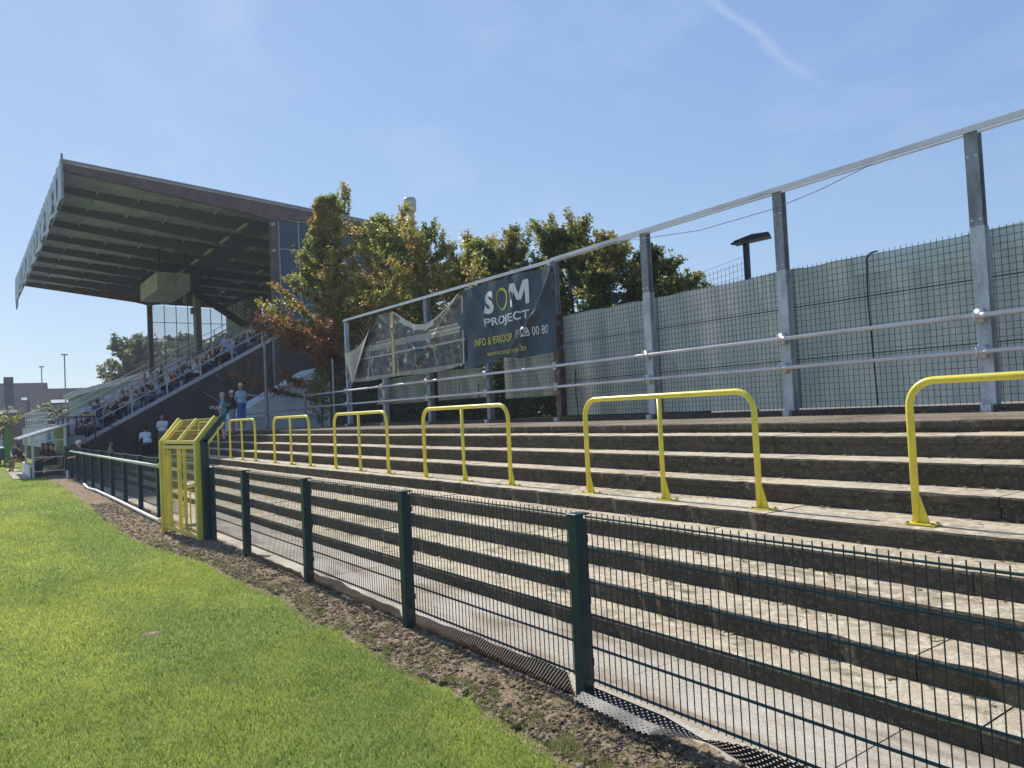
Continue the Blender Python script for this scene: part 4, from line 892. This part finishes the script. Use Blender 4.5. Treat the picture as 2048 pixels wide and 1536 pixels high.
# glazed ends
for s, gm, mm in ((-.05, M_glasst, M_railw), (-LEN + .05, M_glass, M_dark)):
    gl = MB(); gl.prism([(CT + .2, SZ(CT) + .2), (CT + .2, RT(CT) - .9), (BK, RT(BK) - .5), (BK, SZ(BK) + .16)], s - .01, s + .01); g_ = gl.build('end_glazing', gm, st)
    fr = MB(); t = CT + .22
    while t < BK: fr.box(s - .03, t - .025, SZ(t) + .15, s + .03, t + .025, RT(t) - .6); t += .93 if s < -5 else 1.03
    for z in (12.0, 10.5, 9.1, 7.7): 
        tmax = min(BK, (z - .95) / .548)
        if tmax > CT: fr.box(s - .032, CT + .2, z - .02, s + .032, tmax, z + .02)
    fr.build('glazing_bars', mm, g_)
# lower far glazing in front of the column foot
# rear wall with windows
m = MB(); r0_, r1_ = 10.25, 11.35
m.box(-LEN, BK, SZ(BK) - 1, 0, BK + .15, r0_); m.box(-LEN, BK, r1_, 0, BK + .15, RT(BK) - .12)
s = -.4
wins = []
while s > -LEN + 1:
    m.box(s - .55, BK, r0_, s, BK + .15, r1_); wins.append((s - .55, s - 3.0)); s -= 3.0
m.box(-LEN, BK, r0_, s, BK + .15, r1_); m.build('rear_wall', mat('rear_wall_paint', (.12, .12, .12), .9), st)
for a, b in wins:
    m = MB(); m.box(b, BK + .06, r0_, a, BK + .08, r1_); wv = m.build('window', M_glass, st)
    m = MB()
    for k in range(4): x = b + (a - b) * k / 3; m.box(x - .04, BK + .02, r0_, x + .04, BK + .12, r1_)
    m.build('window_frame', M_dark, wv)
m = MB(); m.box(-LEN + .3, 15.3, SZ(15), -LEN + 5.3, BK - .1, 11.9); m.box(-LEN + 5.3, 15.5, 10.3, -LEN + 5.34, 15.9, 11.2, 1)
m.build('press_room', [mat('press_room_grey', (.30, .30, .29), .8), M_skylight], st)
# hanging commentary cabin
cb = MB(); cb.box(-18.2, 6.3, 10.3, -13.0, 8.25, 11.42); cb = cb.build('commentary_cabin', M_cabin, st)
m = MB()
for s in (-13.2, -18.0):
    for t in (6.5, 8.05): m.box(s - .05, t - .05, 11.42, s + .05, t + .05, RT(t) - .1)
m.build('hanger', M_dark, cb)
def loc_lett(txt, t0, z0, t1, z1, mt, parent, x):
    o = lettering(txt, 0, 0, 1, 1, mt, lambda a, b: 0, parent, 'emblem', bold=.02, off=0); o.location = (0, 0, 0)
    for v in o.data.vertices: u, w_ = v.co.x, v.co.z; v.co = Vector((x, t0 + (t1 - t0) * u, z0 + (z1 - z0) * w_))
M_fade = mat('faded_mark', (.30, .29, .22), .85)
loc_lett('S', 6.85, 10.80, 7.12, 11.22, M_fade, cb, -12.985); loc_lett('V', 7.15, 10.62, 7.5, 11.05, M_fade, cb, -12.985); loc_lett('V', 7.2, 11.0, 7.75, 11.3, M_fade, cb, -12.98)
m = MB(); a, b = Vector((-14.0, 8.3, 10.7)), Vector((-14.0, 12.4, 8.0))
for dx in (-.4, .4):
    o_ = Vector((dx, 0, 0)); m.bar(a + o_, b + o_, .06, .20)
    for dz in (.45, .95): m.tube([a + o_ + Vector((0, 0, dz)), b + o_ + Vector((0, 0, dz))], .025, 5)
    for k in range(8): p = a.lerp(b, k / 7) + o_; m.tube([p, p + Vector((0, 0, .95))], .02, 5)
for k in range(15): p = a.lerp(b, (k + .5) / 15); m.box(p.x - .4, p.y - .1, p.z - .02, p.x + .4, p.y + .1, p.z + .02)
m.build('cabin_stairs', M_dark, cb)
m = MB(); m.tube([(-15.4, 8.85, 11.3), (-15.4, 8.5, 11.25), (-15.4, 8.45, 10.6)], .02, 5); m.box(-15.5, 8.38, 9.9, -15.3, 8.52, 10.6); m.build('hanging_loudspeaker', M_galvd, st)
m = MB(); m.box(-15.55, 8.8, 9.2, -15.25, 9.0, 9.6); m.build('column_box', M_galvd, st)
m = MB()
for z in (RT(9) - 1.1, 10.4, 8.6): m.box(.02, 9.0, z - .12, .2, 9.16, z)
m.build('corner_lamp', M_railw, st)

# white tarpaulin tent beside the stand
tt = thing('marquee', 'white tarpaulin marquee with a sloping roof between the grandstand wall and the tree', 'tent', (-33, 11, 1.3))
m = MB(); m.prism([(8.9, 1.0), (8.9, 2.1), (9.3, 2.38), (12.6, 4.15), (13.2, 3.9), (13.2, 1.0)], -34.6, -32.6); m.build('roof_cover', M_tent, tt, bevel=.03)
m = MB(); m.box(-32.58, 9.0, 1.0, -32.54, 13, 1.95); m.box(-32.56, 9.0, 2.0, -32.5, 13, 2.04); m.build('side_flap', mat('grey_flap', (.42, .46, .48), .7), tt)

# ------------------------------------------------------------ dugout
dg = thing('dugout', 'small white-framed dugout shelter with a sloping corrugated roof at the pitch edge', 'dugout', (-38.8, 2.4, 0))
D0, D1 = -36.4, -41.6
m = MB(); m.prism([(1.45, 1.58), (3.2, 2.12), (3.2, 2.16), (1.45, 1.62)], D1 - .1, D0 + .15)
for k in range(36): x = D1 - .1 + k * .148; m.bar((x, 1.45, 1.63), (x, 3.2, 2.17), .05, .02)
m.build('roof', M_skylight, dg)
m = MB()
for x in (D0, D1): m.box(x - .04, 1.86, 0, x + .04, 1.94, 1.72); m.box(x - .05, 3.0, 0, x + .05, 3.1, 2.1)
for x in (D0,):
    for z in (.25, .82, 1.5): m.bar((x, 1.9, z), (x, 3.05, z), .04)
m.bar((D0, 1.9, 1.72), (D1, 1.9, 1.72), .06); m.bar((D0, 1.9, 1.7), (D0, 3.05, 2.06), .05); m.build('frame', M_frame, dg)
m = MB(); m.box(D1, 3.02, .1, D0 - .05, 3.06, 2.05); m.build('back_panel', M_dugback, dg)
m = MB(); m.box(D1, 2.55, .40, D0 - .2, 2.95, .46); m.box(D1, 2.9, .46, D0 - .2, 2.95, .85); m.build('bench', mat('bench_wood', (.36, .27, .18), .7), dg)
m = MB(); m.box(D1, 1.75, 0, D0 - .1, 1.82, .52); m.box(D1, 1.86, 0, D0 + .02, 1.92, .42); m.build('low_wall', M_white, dg)
m = MB(); m.box(-46, 1.2, 0, D0 + .6, 1.72, .05); struct(m.build('dugout_path', M_paver))
wp = MB(); wp.box(-33.9, 2.84, 0, -33.82, 2.92, .32); tag(wp.build('marker_post', M_white, bevel=.01), 'short white marker post at the foot of the far fence', 'post')

# ------------------------------------------------------------ background houses, shed, roadside things
def house(label, x0, y0, x1, y1, eave, ridge, wm, group='houses beyond the ground', axis='y', wins=(), chimney=None, zb=0):
    h = thing('house', label, 'house', ((x0 + x1) / 2, (y0 + y1) / 2, 0), group)
    m = MB(); m.box(x0, y0, zb, x1, y1, eave); m.build('wall', wm, h)
    m = MB()
    if axis == 'y': xm = (x0 + x1) / 2; m.prism([(x0 - .3, eave), (x1 + .3, eave), (xm, ridge)], y0 - .2, y1 + .2, 'y')
    else: ym = (y0 + y1) / 2; m.prism([(y0 - .3, eave), (y1 + .3, eave), (ym, ridge)], x0 - .2, x1 + .2, 'x')
    rfm = m.build('roof', M_tile, h)
    if chimney: cy_, cw = chimney; m = MB(); m.box((x0 + x1) / 2 - .5, cy_, ridge - 1.5, (x0 + x1) / 2 + .5, cy_ + cw, ridge + .9); m.build('chimney', M_brick2, rfm)
    for (ya, yb_, za, zb_, on) in wins:
        m = MB()
        if on == 'wall': m.box(x1, ya, za, x1 + .05, yb_, zb_, 1); m.box(x1 + .05, ya + .1, za + .1, x1 + .08, yb_ - .1, zb_ - .1, 0); m.build('window', [M_glassd, M_white], h)
        else:
            def rx_(z): return x1 + .3 - (x1 + .3 - (x0 + x1) / 2) * (z - eave) / (ridge - eave) + .08
            m.add([(rx_(za), ya, za), (rx_(za), yb_, za), (rx_(zb_), yb_, zb_), (rx_(zb_), ya, zb_)], [(0, 1, 2, 3)]); m.build('skylight', M_white, h)
    return h
house('long dark tiled house with a chimney at the left edge of the picture', -140, -14, -128, 8.9, 4.6, 9.3, M_brick2, chimney=(3.6, 1.2), wins=((1.5, 3.0, 6.3, 6.8, 'roof'), (5.6, 6.8, 6.6, 7.0, 'roof'), (-3, -1.5, 6.5, 7.0, 'roof'), (4.6, 6.6, 1.8, 4.4, 'wall')))
house('lower grey house with a steep end roof behind the white rail', -116, 5.6, -103, 12.5, 2.6, 7.2, M_brick, wins=((7.6, 9.4, 5.3, 5.7, 'roof'),))
house('low flat-roofed annexe before the long dark house', -120, -10, -112, 4.2, 4.4, 4.9, M_brick2, wins=((1.0, 3.4, .8, 3.4, 'wall'),))
bw = MB(); bw.box(-84, -12, 0, -83.7, 6, 2.2); tag(bw.build('garden_wall', M_brick), 'red brick garden wall behind the people at the far left', 'wall')
sh = thing('cladded_building', 'long pale green cladded building with a corrugated roof beyond the grandstand seats', 'building', (-86, 12, 0))
m = MB(); m.box(-90, 8.0, 0, -80.6, 30, 5.0); m.build('wall', M_bluegreen, sh)
m = MB(); m.prism([(7.6, 5.0), (30.2, 11.4), (30.2, 11.9), (7.6, 5.5)], -90.2, -80.2); 
for k in range(44): y = 7.6 + k * .52; m.bar((-80.3, y, 5.4 + (y - 7.6) * .283), (-90, y, 5.4 + (y - 7.6) * .283), .26, .2)
m.build('roof', M_skylight, sh)
m = MB(); m.prism([(8.0, 5.0), (30, 5.0), (30, 11.3)], -80.7, -80.62); m.build('gable', M_bluegreen, sh)
for k in range(8):
    m = MB(); y = 8.8 + k * .95; m.box(-80.6, y, 3.2 + k * .1, -80.5, y + .6, 4.6 + k * .1, 0); m.build('window', [M_glassd], sh)

# ------------------------------------------------------------ people
SK, SH, TR, SO, HA = 0, 1, 2, 3, 4
def bonemesh(name, bones, voxel, smooth=2):
    bm = bmesh.new()
    for (p0, r0, p1, r1, mi) in bones:
        p0, p1 = Vector(p0), Vector(p1)
        for p, rr_ in ((p0, r0), (p1, r1)):
            bmesh.ops.create_icosphere(bm, subdivisions=2, radius=rr_, matrix=Matrix.Translation(p))
        d = p1 - p0
        if d.length > 1e-4:
            q = d.to_track_quat('Z', 'Y').to_matrix().to_4x4()
            bmesh.ops.create_cone(bm, cap_ends=True, segments=12, radius1=r0, radius2=r1, depth=d.length, matrix=Matrix.Translation((p0 + p1) / 2) @ q)
    me = bpy.data.meshes.new('tmp'); bm.to_mesh(me); bm.free()
    o = bpy.data.objects.new('tmp', me); COL.objects.link(o)
    md = o.modifiers.new('r', 'REMESH'); md.mode = 'VOXEL'; md.voxel_size = voxel
    if smooth: ms = o.modifiers.new('s', 'SMOOTH'); ms.iterations = smooth; ms.factor = .5
    dg_ = bpy.context.evaluated_depsgraph_get(); out = bpy.data.meshes.new_from_object(o.evaluated_get(dg_)); bpy.data.objects.remove(o); bpy.data.meshes.remove(me)
    out.name = name; nf = len(out.polygons); C_ = np.zeros(nf * 3); out.polygons.foreach_get('center', C_); C_ = C_.reshape(-1, 3); best = np.full(nf, 1e9); mi_ = np.zeros(nf, np.int32)
    for (p0, r0, p1, r1, mi) in bones:
        a, b = np.array(p0, float), np.array(p1, float); ab = b - a; t = np.clip(((C_ - a) @ ab) / max(ab @ ab, 1e-9), 0, 1)
        d = np.linalg.norm(C_ - (a + t[:, None] * ab), axis=1) - (r0 + (r1 - r0) * t); k = d < best; best[k] = d[k]; mi_[k] = mi
    out.materials.clear()
    for i in range(5): out.materials.append(M_white)
    out.polygons.foreach_set('material_index', mi_); out.polygons.foreach_set('use_smooth', np.ones(nf, bool)); out.update(); return out
def hand(B, w, e, fine):
    w, e = Vector(w), Vector(e); d = (w - e).normalized(); sd = d.cross(Vector((0, 0, 1)));
    if sd.length < .2: sd = Vector((1, 0, 0))
    sd.normalize(); up_ = sd.cross(d)
    pc = w + d * .045
    for k in (-1, 0, 1): B.append((w + sd * .016 * k, .017, pc + sd * .022 * k + d * .02, .015, SK))
    if fine:
        for k, L in enumerate((.062, .072, .068, .052)):
            b0_ = w + d * .08 + sd * (.030 - .0195 * k); b1 = b0_ + d * L * .55 - up_ * .012; B.append((b0_, .0095, b1, .0085, SK)); B.append((b1, .0085, b1 + d * L * .3 - up_ * .028, .0075, SK))
        t0 = w + d * .03 + sd * .03; t1 = t0 + d * .03 + sd * .022; B.append((t0, .012, t1, .010, SK)); B.append((t1, .010, t1 + d * .03, .008, SK))
    else: B.append((pc, .025, pc + d * .07 - up_ * .02, .018, SK))
def head(B, c, face=(0, -1, 0), hair=True, cap=False, bald=False):
    c = Vector(c); f = Vector(face).normalized(); sd = Vector((f.y, -f.x, 0)).normalized()
    B.append((c + Vector((0, 0, .03)) - f * .01, .082, c + Vector((0, 0, -.045)) + f * .015, .066, SK))
    B.append((c + f * .088 + Vector((0, 0, .0)), .011, c + f * .102 + Vector((0, 0, -.02)), .014, SK))   # nose
    B.append((c + f * .045 + Vector((0, 0, -.085)), .03, c + f * .06 + Vector((0, 0, -.08)), .028, SK))  # chin
    for s in (-1, 1): B.append((c + sd * .078 * s + Vector((0, 0, .012)), .016, c + sd * .078 * s + Vector((0, 0, -.02)), .012, SK))
    if cap: B.append((c + Vector((0, 0, .065)) - f * .01, .086, c + Vector((0, 0, .06)) + f * .015, .082, HA)); B.append((c + Vector((0, 0, .07)) + f * .06, .03, c + Vector((0, 0, .06)) + f * .125, .022, HA))
    elif not bald: B.append((c + Vector((0, 0, .06)) - f * .018, .083, c + Vector((0, 0, .0)) - f * .035, .074, HA))
    else: B.append((c - f * .035 + Vector((0, 0, .0)), .068, c - f * .03 + Vector((0, 0, -.03)), .06, HA))
def standing(arms='down', shorts=False, cap=False, bald=False, fine=False, face=(0, -1, 0), belly=.0, lean=0):
    B = []; L = Vector((0, -lean, 0))
    B += [((-.07, 0, .97), .125, (.07, 0, .97), .125, TR), ((-.075, -.01 - belly * .3, 1.10), .115 + belly, (.075, -.01 - belly * .3, 1.10), .115 + belly, SH), (Vector((-.10, 0, 1.30)) + L * .6, .12, Vector((.10, 0, 1.30)) + L * .6, .12, SH),
          (Vector((-.16, 0, 1.42)) + L, .066, Vector((.16, 0, 1.42)) + L, .066, SH), (Vector((0, -.005 - belly, 1.08)), .12, Vector((0, 0, 1.30)) + L * .6, .125, SH), (Vector((0, 0, 1.43)) + L, .055, Vector((0, -.015, 1.54)) + L, .052, SK)]
    head(B, Vector((0, -.02, 1.635)) + L, face, cap=cap, bald=bald)
    for s in (-1, 1):
        hp, kn, an = Vector((.095 * s, 0, .92)), Vector((.11 * s, -.02, .50)), Vector((.12 * s, .01, .09))
        B.append((hp, .095, kn, .062 if not shorts else .075, TR)); 
        if shorts: B.append((kn - Vector((0, 0, .02)), .055, kn - Vector((0, -.01, .14)), .056, SK)); B.append((kn - Vector((0, -.01, .14)), .056, an, .036, SK))
        else: B.append((kn, .062, an, .045, TR))
        B.append((an - Vector((0, -.02, .04)), .042, an + Vector((.015 * s, -.16, -.055)), .034, SO))
        sh_ = Vector((.185 * s, 0, 1.41)) + L
        if arms == 'down': el, wr = Vector((.235 * s, .02, 1.13)), Vector((.24 * s, -.06, .88))
        elif arms == 'cross': el, wr = Vector((.245 * s, -.06, 1.16)), Vector((-.07 * s, -.20, 1.19 + .03 * s))
        elif arms == 'mouth': el, wr = Vector((.22 * s, -.08, 1.16)), Vector((.06 * s, -.20, 1.42))
        elif arms == 'fence': el, wr = Vector((.22 * s, -.20, 1.16)), Vector((.12 * s, -.42, 1.13))
        el = el + L * .6; wr = wr + L * .6
        mid = sh_.lerp(el, .55); B.append((sh_, .062, mid, .054, SH)); B.append((mid, .045, el, .042, SK)); B.append((el, .042, wr, .029, SK)); hand(B, wr, el, fine)
    return B
def seated(var=0, lean=.0, arms=0, cap=False, bald=False):
    B = []; zs = .45; L = Vector((.02 * var, -lean, 0)); T = Vector((0, .05, zs + .12))
    B += [((-.08, .05, zs + .10), .125, (.08, .05, zs + .10), .125, TR), (Vector((-.08, .05, zs + .24)), .12, Vector((.08, .05, zs + .24)), .12, SH), (Vector((-.10, .05, zs + .46)) + L * .7, .118, Vector((.10, .05, zs + .46)) + L * .7, .118, SH), (Vector((-.16, .05, zs + .57)) + L, .066, Vector((.16, .05, zs + .57)) + L, .066, SH), (Vector((0, .04, zs + .2)), .125, Vector((0, .05, zs + .46)) + L * .7, .12, SH), (Vector((0, .045, zs + .58)) + L, .055, Vector((0, .03, zs + .69)) + L, .052, SK)]
    head(B, Vector((0, .025, zs + .78)) + L, (.15 * var, -1, -.05), cap=cap, bald=bald)
    for s in (-1, 1):
        hp, kn, an = Vector((.10 * s, 0, zs + .09)), Vector((.15 * s, -.40, zs + .08)), Vector((.14 * s, -.40, .09))
        B.append((hp, .095, kn, .066, TR)); B.append((kn, .062, an, .042, TR)); B.append((an, .04, an + Vector((0, -.15, -.045)), .034, SO))
        sh_ = Vector((.185 * s, .05, zs + .56)) + L
        if arms == 0: el, wr = Vector((.25 * s, .0, zs + .30)), Vector((.12 * s, -.24, zs + .24))
        elif arms == 1: el, wr = Vector((.25 * s, -.05, zs + .30)), Vector((-.05 * s, -.16, zs + .36 + .03 * s))
        else: el, wr = Vector((.24 * s, -.16, zs + .26)), Vector((.05 * s, -.30, zs + .40))
        el = el + L * .5; wr = wr + L * .5; mid = sh_.lerp(el, .6); B.append((sh_, .062, mid, .052, SH)); B.append((mid, .045, el, .042, SK)); B.append((el, .042, wr, .03, SK)); hand(B, wr, el, False)
    return B
def cloth(c, nm=None): return mat('cloth_%02d%02d%02d' % tuple(int(v * 99) for v in c), c, .85)
SKINS = [mat('skin_fair', (.52, .31, .22), .6), mat('skin_tan', (.42, .23, .15), .6), mat('skin_pink', (.56, .33, .26), .6)]
HAIRS = [('dark', (.03, .022, .018)), ('brown', (.09, .055, .03)), ('grey', (.35, .34, .33)), ('fair', (.32, .23, .12))]
SHIRTS = [('white', (.75, .75, .76)), ('pale blue', (.38, .50, .70)), ('navy', (.03, .04, .09)), ('grey', (.28, .29, .31)), ('black', (.02, .02, .022)), ('red', (.42, .05, .05)), ('dark green', (.04, .12, .07)), ('beige', (.50, .43, .31)), ('yellow-green', (.45, .55, .1)), ('dark blue', (.05, .08, .2))]
TROU = [(.03, .035, .06), (.08, .09, .13), (.25, .21, .15), (.02, .02, .02), (.12, .15, .24)]
def person(me, label, x, y, z, rz, shirt, trousers, shoes=(.05, .05, .05), hair=(.05, .04, .03), skin=0, scale=1, group=None):
    o = bpy.data.objects.new('person', me); COL.objects.link(o); o.location = (x, y, z); o.rotation_euler = (0, 0, rz); o.scale = (scale,) * 3
    for i, mt in enumerate((SKINS[skin], cloth(shirt), cloth(trousers), cloth(shoes), cloth(hair))):
        o.material_slots[i].link = 'OBJECT'; o.material_slots[i].material = mt
    tag(o, label, 'person', group); return o
SEAT = [bonemesh('seated_body', seated(v, l, a_, c_, b2), .034, 1) for v, l, a_, c_, b2 in ((0, .02, 0, False, False), (1, .16, 2, False, False), (-1, .05, 1, False, True), (0, .10, 0, True, False), (2, .22, 0, False, False), (-2, -.03, 1, False, False), (3, .08, 2, True, False), (-3, .12, 0, False, True))]
TEAL = (.10, .30, .31)
person(bonemesh('standing_body', standing('cross', True, False, True, True, face=(-.5, -1, 0), belly=.035), .0115), 'man in a teal T-shirt and blue shorts with crossed arms, leftmost of the three', -27.9, 7.24, 1.203, R_(-15), (.13, .34, .35), (.12, .18, .27), (.03, .03, .03), (.45, .43, .42), 2, 1.02)
person(bonemesh('standing_body', standing('cross', True, True, False, True, face=(-.7, -1, -.1), belly=.04), .0115), 'man in a black T-shirt and pale cap with crossed arms, middle of the three', -28.3, 7.68, 1.412, R_(-30), (.02, .035, .04), (.30, .31, .33), (.03, .03, .03), (.50, .47, .40), 1, .93)
person(bonemesh('standing_body', standing('cross', True, True, False, True, face=(-1, -.6, 0), belly=.02), .0115), 'man in a light blue T-shirt and royal blue shorts with sunglasses on his cap', -28.2, 7.98, 1.536, R_(-60), (.33, .50, .62), (.06, .15, .42), (.6, .6, .6), (.55, .53, .45), 1, 1.0)
person(bonemesh('standing_body', standing('mouth', True, False, True, False), .02), 'man in a white T-shirt standing beside the gate with a hand at his mouth', -35.75, 6.7, .60, R_(-75), (.72, .74, .82), (.14, .17, .10), (.6, .6, .6), (.25, .15, .12), 1, 1.0)
person(bonemesh('seated_body', seated(0, .22, 2), .025), 'person in a white shirt bending forward beside the dark stand wall', -36.3, 6.15, .55, R_(-80), (.70, .72, .78), (.05, .05, .06), hair=(.03, .02, .02), skin=1)
person(bonemesh('standing_body', standing('down', False), .022), 'man in a beige shirt seen from behind, walking beyond the far fence', -33.6, 4.35, -.25, R_(170), (.36, .32, .24), (.06, .06, .07), hair=(.06, .04, .03), skin=1, scale=.93)
person(bonemesh('standing_body', standing('fence', False, True, False, False, lean=.22), .02), 'steward in a white cap leaning with both arms on the far fence', -32.4, 3.4, -.28, R_(-10), (.10, .12, .22), (.03, .03, .05), hair=(.75, .73, .7), skin=2)
person(SEAT[0], 'spectator standing in a white shirt near the top rail of the stand', *(SW @ Vector((-1.5, 9.1, SZ(9.1) + .3))), R_(20), (.60, .62, .78), (.04, .05, .1)) if False else None
STD = bonemesh('standing_body', standing('down', False), .028, 1)
q = SW @ Vector((-1.2, 8.25, SZ(7.9))); person(STD, 'spectator in a white shirt standing near the brown column of the stand', q.x, q.y, q.z, R_(160), (.62, .63, .80), (.03, .04, .09))
q = SW @ Vector((-1.3, 6.95, SZ(6.6))); person(STD, 'spectator in a pale blue shirt standing half way up the stand railing', q.x, q.y, q.z, R_(120), (.36, .46, .72), (.04, .05, .1))
q = SW @ Vector((-.9, 1.2, SZ(.9))); person(STD, 'steward in dark clothes standing at the lowest row of the stand', q.x, q.y, q.z, R_(-60), (.06, .08, .14), (.05, .06, .1))
ORD = ['first', 'second', 'third', 'fourth', 'fifth', 'sixth', 'seventh', 'eighth', 'ninth', 'tenth', 'eleventh', 'twelfth', 'thirteenth', 'fourteenth', 'fifteenth', 'sixteenth', 'seventeenth', 'eighteenth']
rp = random.Random(77); HN = {0: 0}
for k in range(15):
    cnt = 0
    for i in range(14 if k < 11 else 9):
        pr = .85 if i < 8 else .4
        if i in (14, 15): continue
        if rp.random() > pr: continue
        s = -.9 - i * .5 - (0 if i < 8 else (i - 8) * .9); t = 1.05 + .85 * k; z = SZ(.62 + .85 * k) + .08
        sn, sc_ = rp.choices(SHIRTS, weights=[5, 5, 4, 4, 4, 1.2, 1, 1.5, .6, 3])[0]; hn, hc = rp.choice(HAIRS); cnt += 1; sc_ = tuple(c_ * .75 for c_ in sc_)  # shirt colours dimmed to put the stand's shade into the cloth
        v = SW @ Vector((s, t + .12, z - .03))
        person(rp.choice(SEAT), 'seated spectator in %s top, %s row of the stand, number %s from the near railing' % (sn, ORD[k], ORD[cnt - 1]) if False else 'spectator in %s top, %s hair, %s row, %s seat from near railing' % (sn, hn, ORD[k], ORD[cnt - 1]),
               v.x, v.y, v.z, .0161 + rp.uniform(-.35, .25), sc_, rp.choice(TROU), hair=hc, skin=rp.randrange(3), scale=rp.uniform(.93, 1.05), group='spectators seated in the grandstand')
GD = 'people sitting in and beside the dugout'
for i, (x, y, sh_, lb) in enumerate([(-37.2, 2.62, (.02, .02, .025), 'substitute in black nearest the open end of the dugout'), (-38.0, 2.62, (.03, .035, .06), 'second substitute in dark kit on the dugout bench'), (-38.8, 2.62, (.03, .03, .04), 'third dark-haired substitute on the dugout bench'), (-39.6, 2.62, (.02, .02, .02), 'fourth substitute deep inside the dugout'), (-40.4, 2.62, (.04, .03, .03), 'fifth substitute at the far end of the dugout bench')]):
    person(SEAT[i % 3], lb, x, y, 0, R_(8), sh_, (.03, .03, .035), group=GD, skin=i % 3)
person(SEAT[1], 'coach in a dark top crouched forward before the dugout', -43.2, 1.75, 0, R_(-25), (.05, .035, .04), (.30, .18, .10), hair=(.04, .03, .02))
person(SEAT[1], 'person in a blue jacket sitting low on the grass verge left of the dugout', -49, 1.9, 0, R_(-40), (.08, .12, .24), (.06, .07, .12), hair=(.10, .12, .10))
person(STD, 'man in a light blue and white shirt at the far left edge', -56, 1.35, -.0, R_(-60), (.50, .62, .78), (.2, .22, .3), hair=(.45, .4, .32))
person(STD, 'person in a light blue and red shirt standing behind the dugout roof', -49.5, 3.6, .35, R_(10), (.30, .50, .80), (.2, .3, .5), hair=(.12, .05, .03))
person(STD, 'person in a dark red shirt beside the light blue one behind the dugout', -49.0, 4.0, .35, R_(-10), (.28, .05, .06), (.15, .15, .2), hair=(.12, .07, .04))
# green flag-like banner and trolley
fb = thing('feather_banner', 'tall bright green advertising banner standing left of the dugout', 'banner', (-52, 2.2, 0))
m = MB(); m.grid(lambda u, v: (-52 + .1 * math.sin(v * 3), 1.35 + .40 * u * (1 - .2 * v), .15 + 1.95 * v), 4, 10); m.build('cloth', mat('bright_green_cloth', (.12, .28, .07), .7), fb, fix=False)
m = MB(); m.tube([(-52, 1.33, 0), (-52, 1.33, 2.2)], .02, 6); m.build('pole', M_dark, fb)
tr = thing('equipment_trolley', 'dark wheeled equipment trolley with a pale blue lid at the far left', 'trolley', (-53, 1.4, 0))
m = MB(); m.box(-54.2, 1.15, .35, -52.2, 1.7, 1.0); m.build('box', mat('trolley_blue', (.05, .06, .16), .6), tr, bevel=.03)
m = MB(); m.box(-54.3, 1.1, 1.002, -52.1, 1.75, 1.08); m.build('lid', mat('pale_blue_lid', (.45, .60, .72), .5), tr)
for x in (-52.6, -53.8):
    for y in (1.1, 1.75):
        m = MB(); m.tube([(x, y - .05, .27), (x, y + .05, .27)], .26, 16); w_ = m.build('wheel', M_rubber, tr); m = MB(); m.tube([(x, y - .06, .27), (x, y + .06, .27)], .1, 10); m.build('rim', M_white, w_)

# ------------------------------------------------------------ haze
m = MB(); m.box(-170, -70, -1.2, 12, 70, 24); hz_ = m.build('haze', M_white); hz_['kind'] = 'stuff'; tag(hz_, 'thin sunlit haze in the air over the ground and the distant houses', 'haze')
hm = bpy.data.materials.new('haze_air'); hm.use_nodes = True; hn_, hl_ = hm.node_tree.nodes, hm.node_tree.links; hn_.clear()
ho = hn_.new('ShaderNodeOutputMaterial'); hv = hn_.new('ShaderNodeVolumePrincipled'); hv.inputs['Color'].default_value = (.80, .88, 1, 1); hv.inputs['Density'].default_value = .0007; hv.inputs['Anisotropy'].default_value = .3
hl_.new(hv.outputs[0], ho.inputs['Volume']); hz_.data.materials.clear(); hz_.data.materials.append(hm)

# ------------------------------------------------------------ tidy
for o in bpy.data.objects:
    for k in ('_part', '_local'):
        if k in o: del o[k]
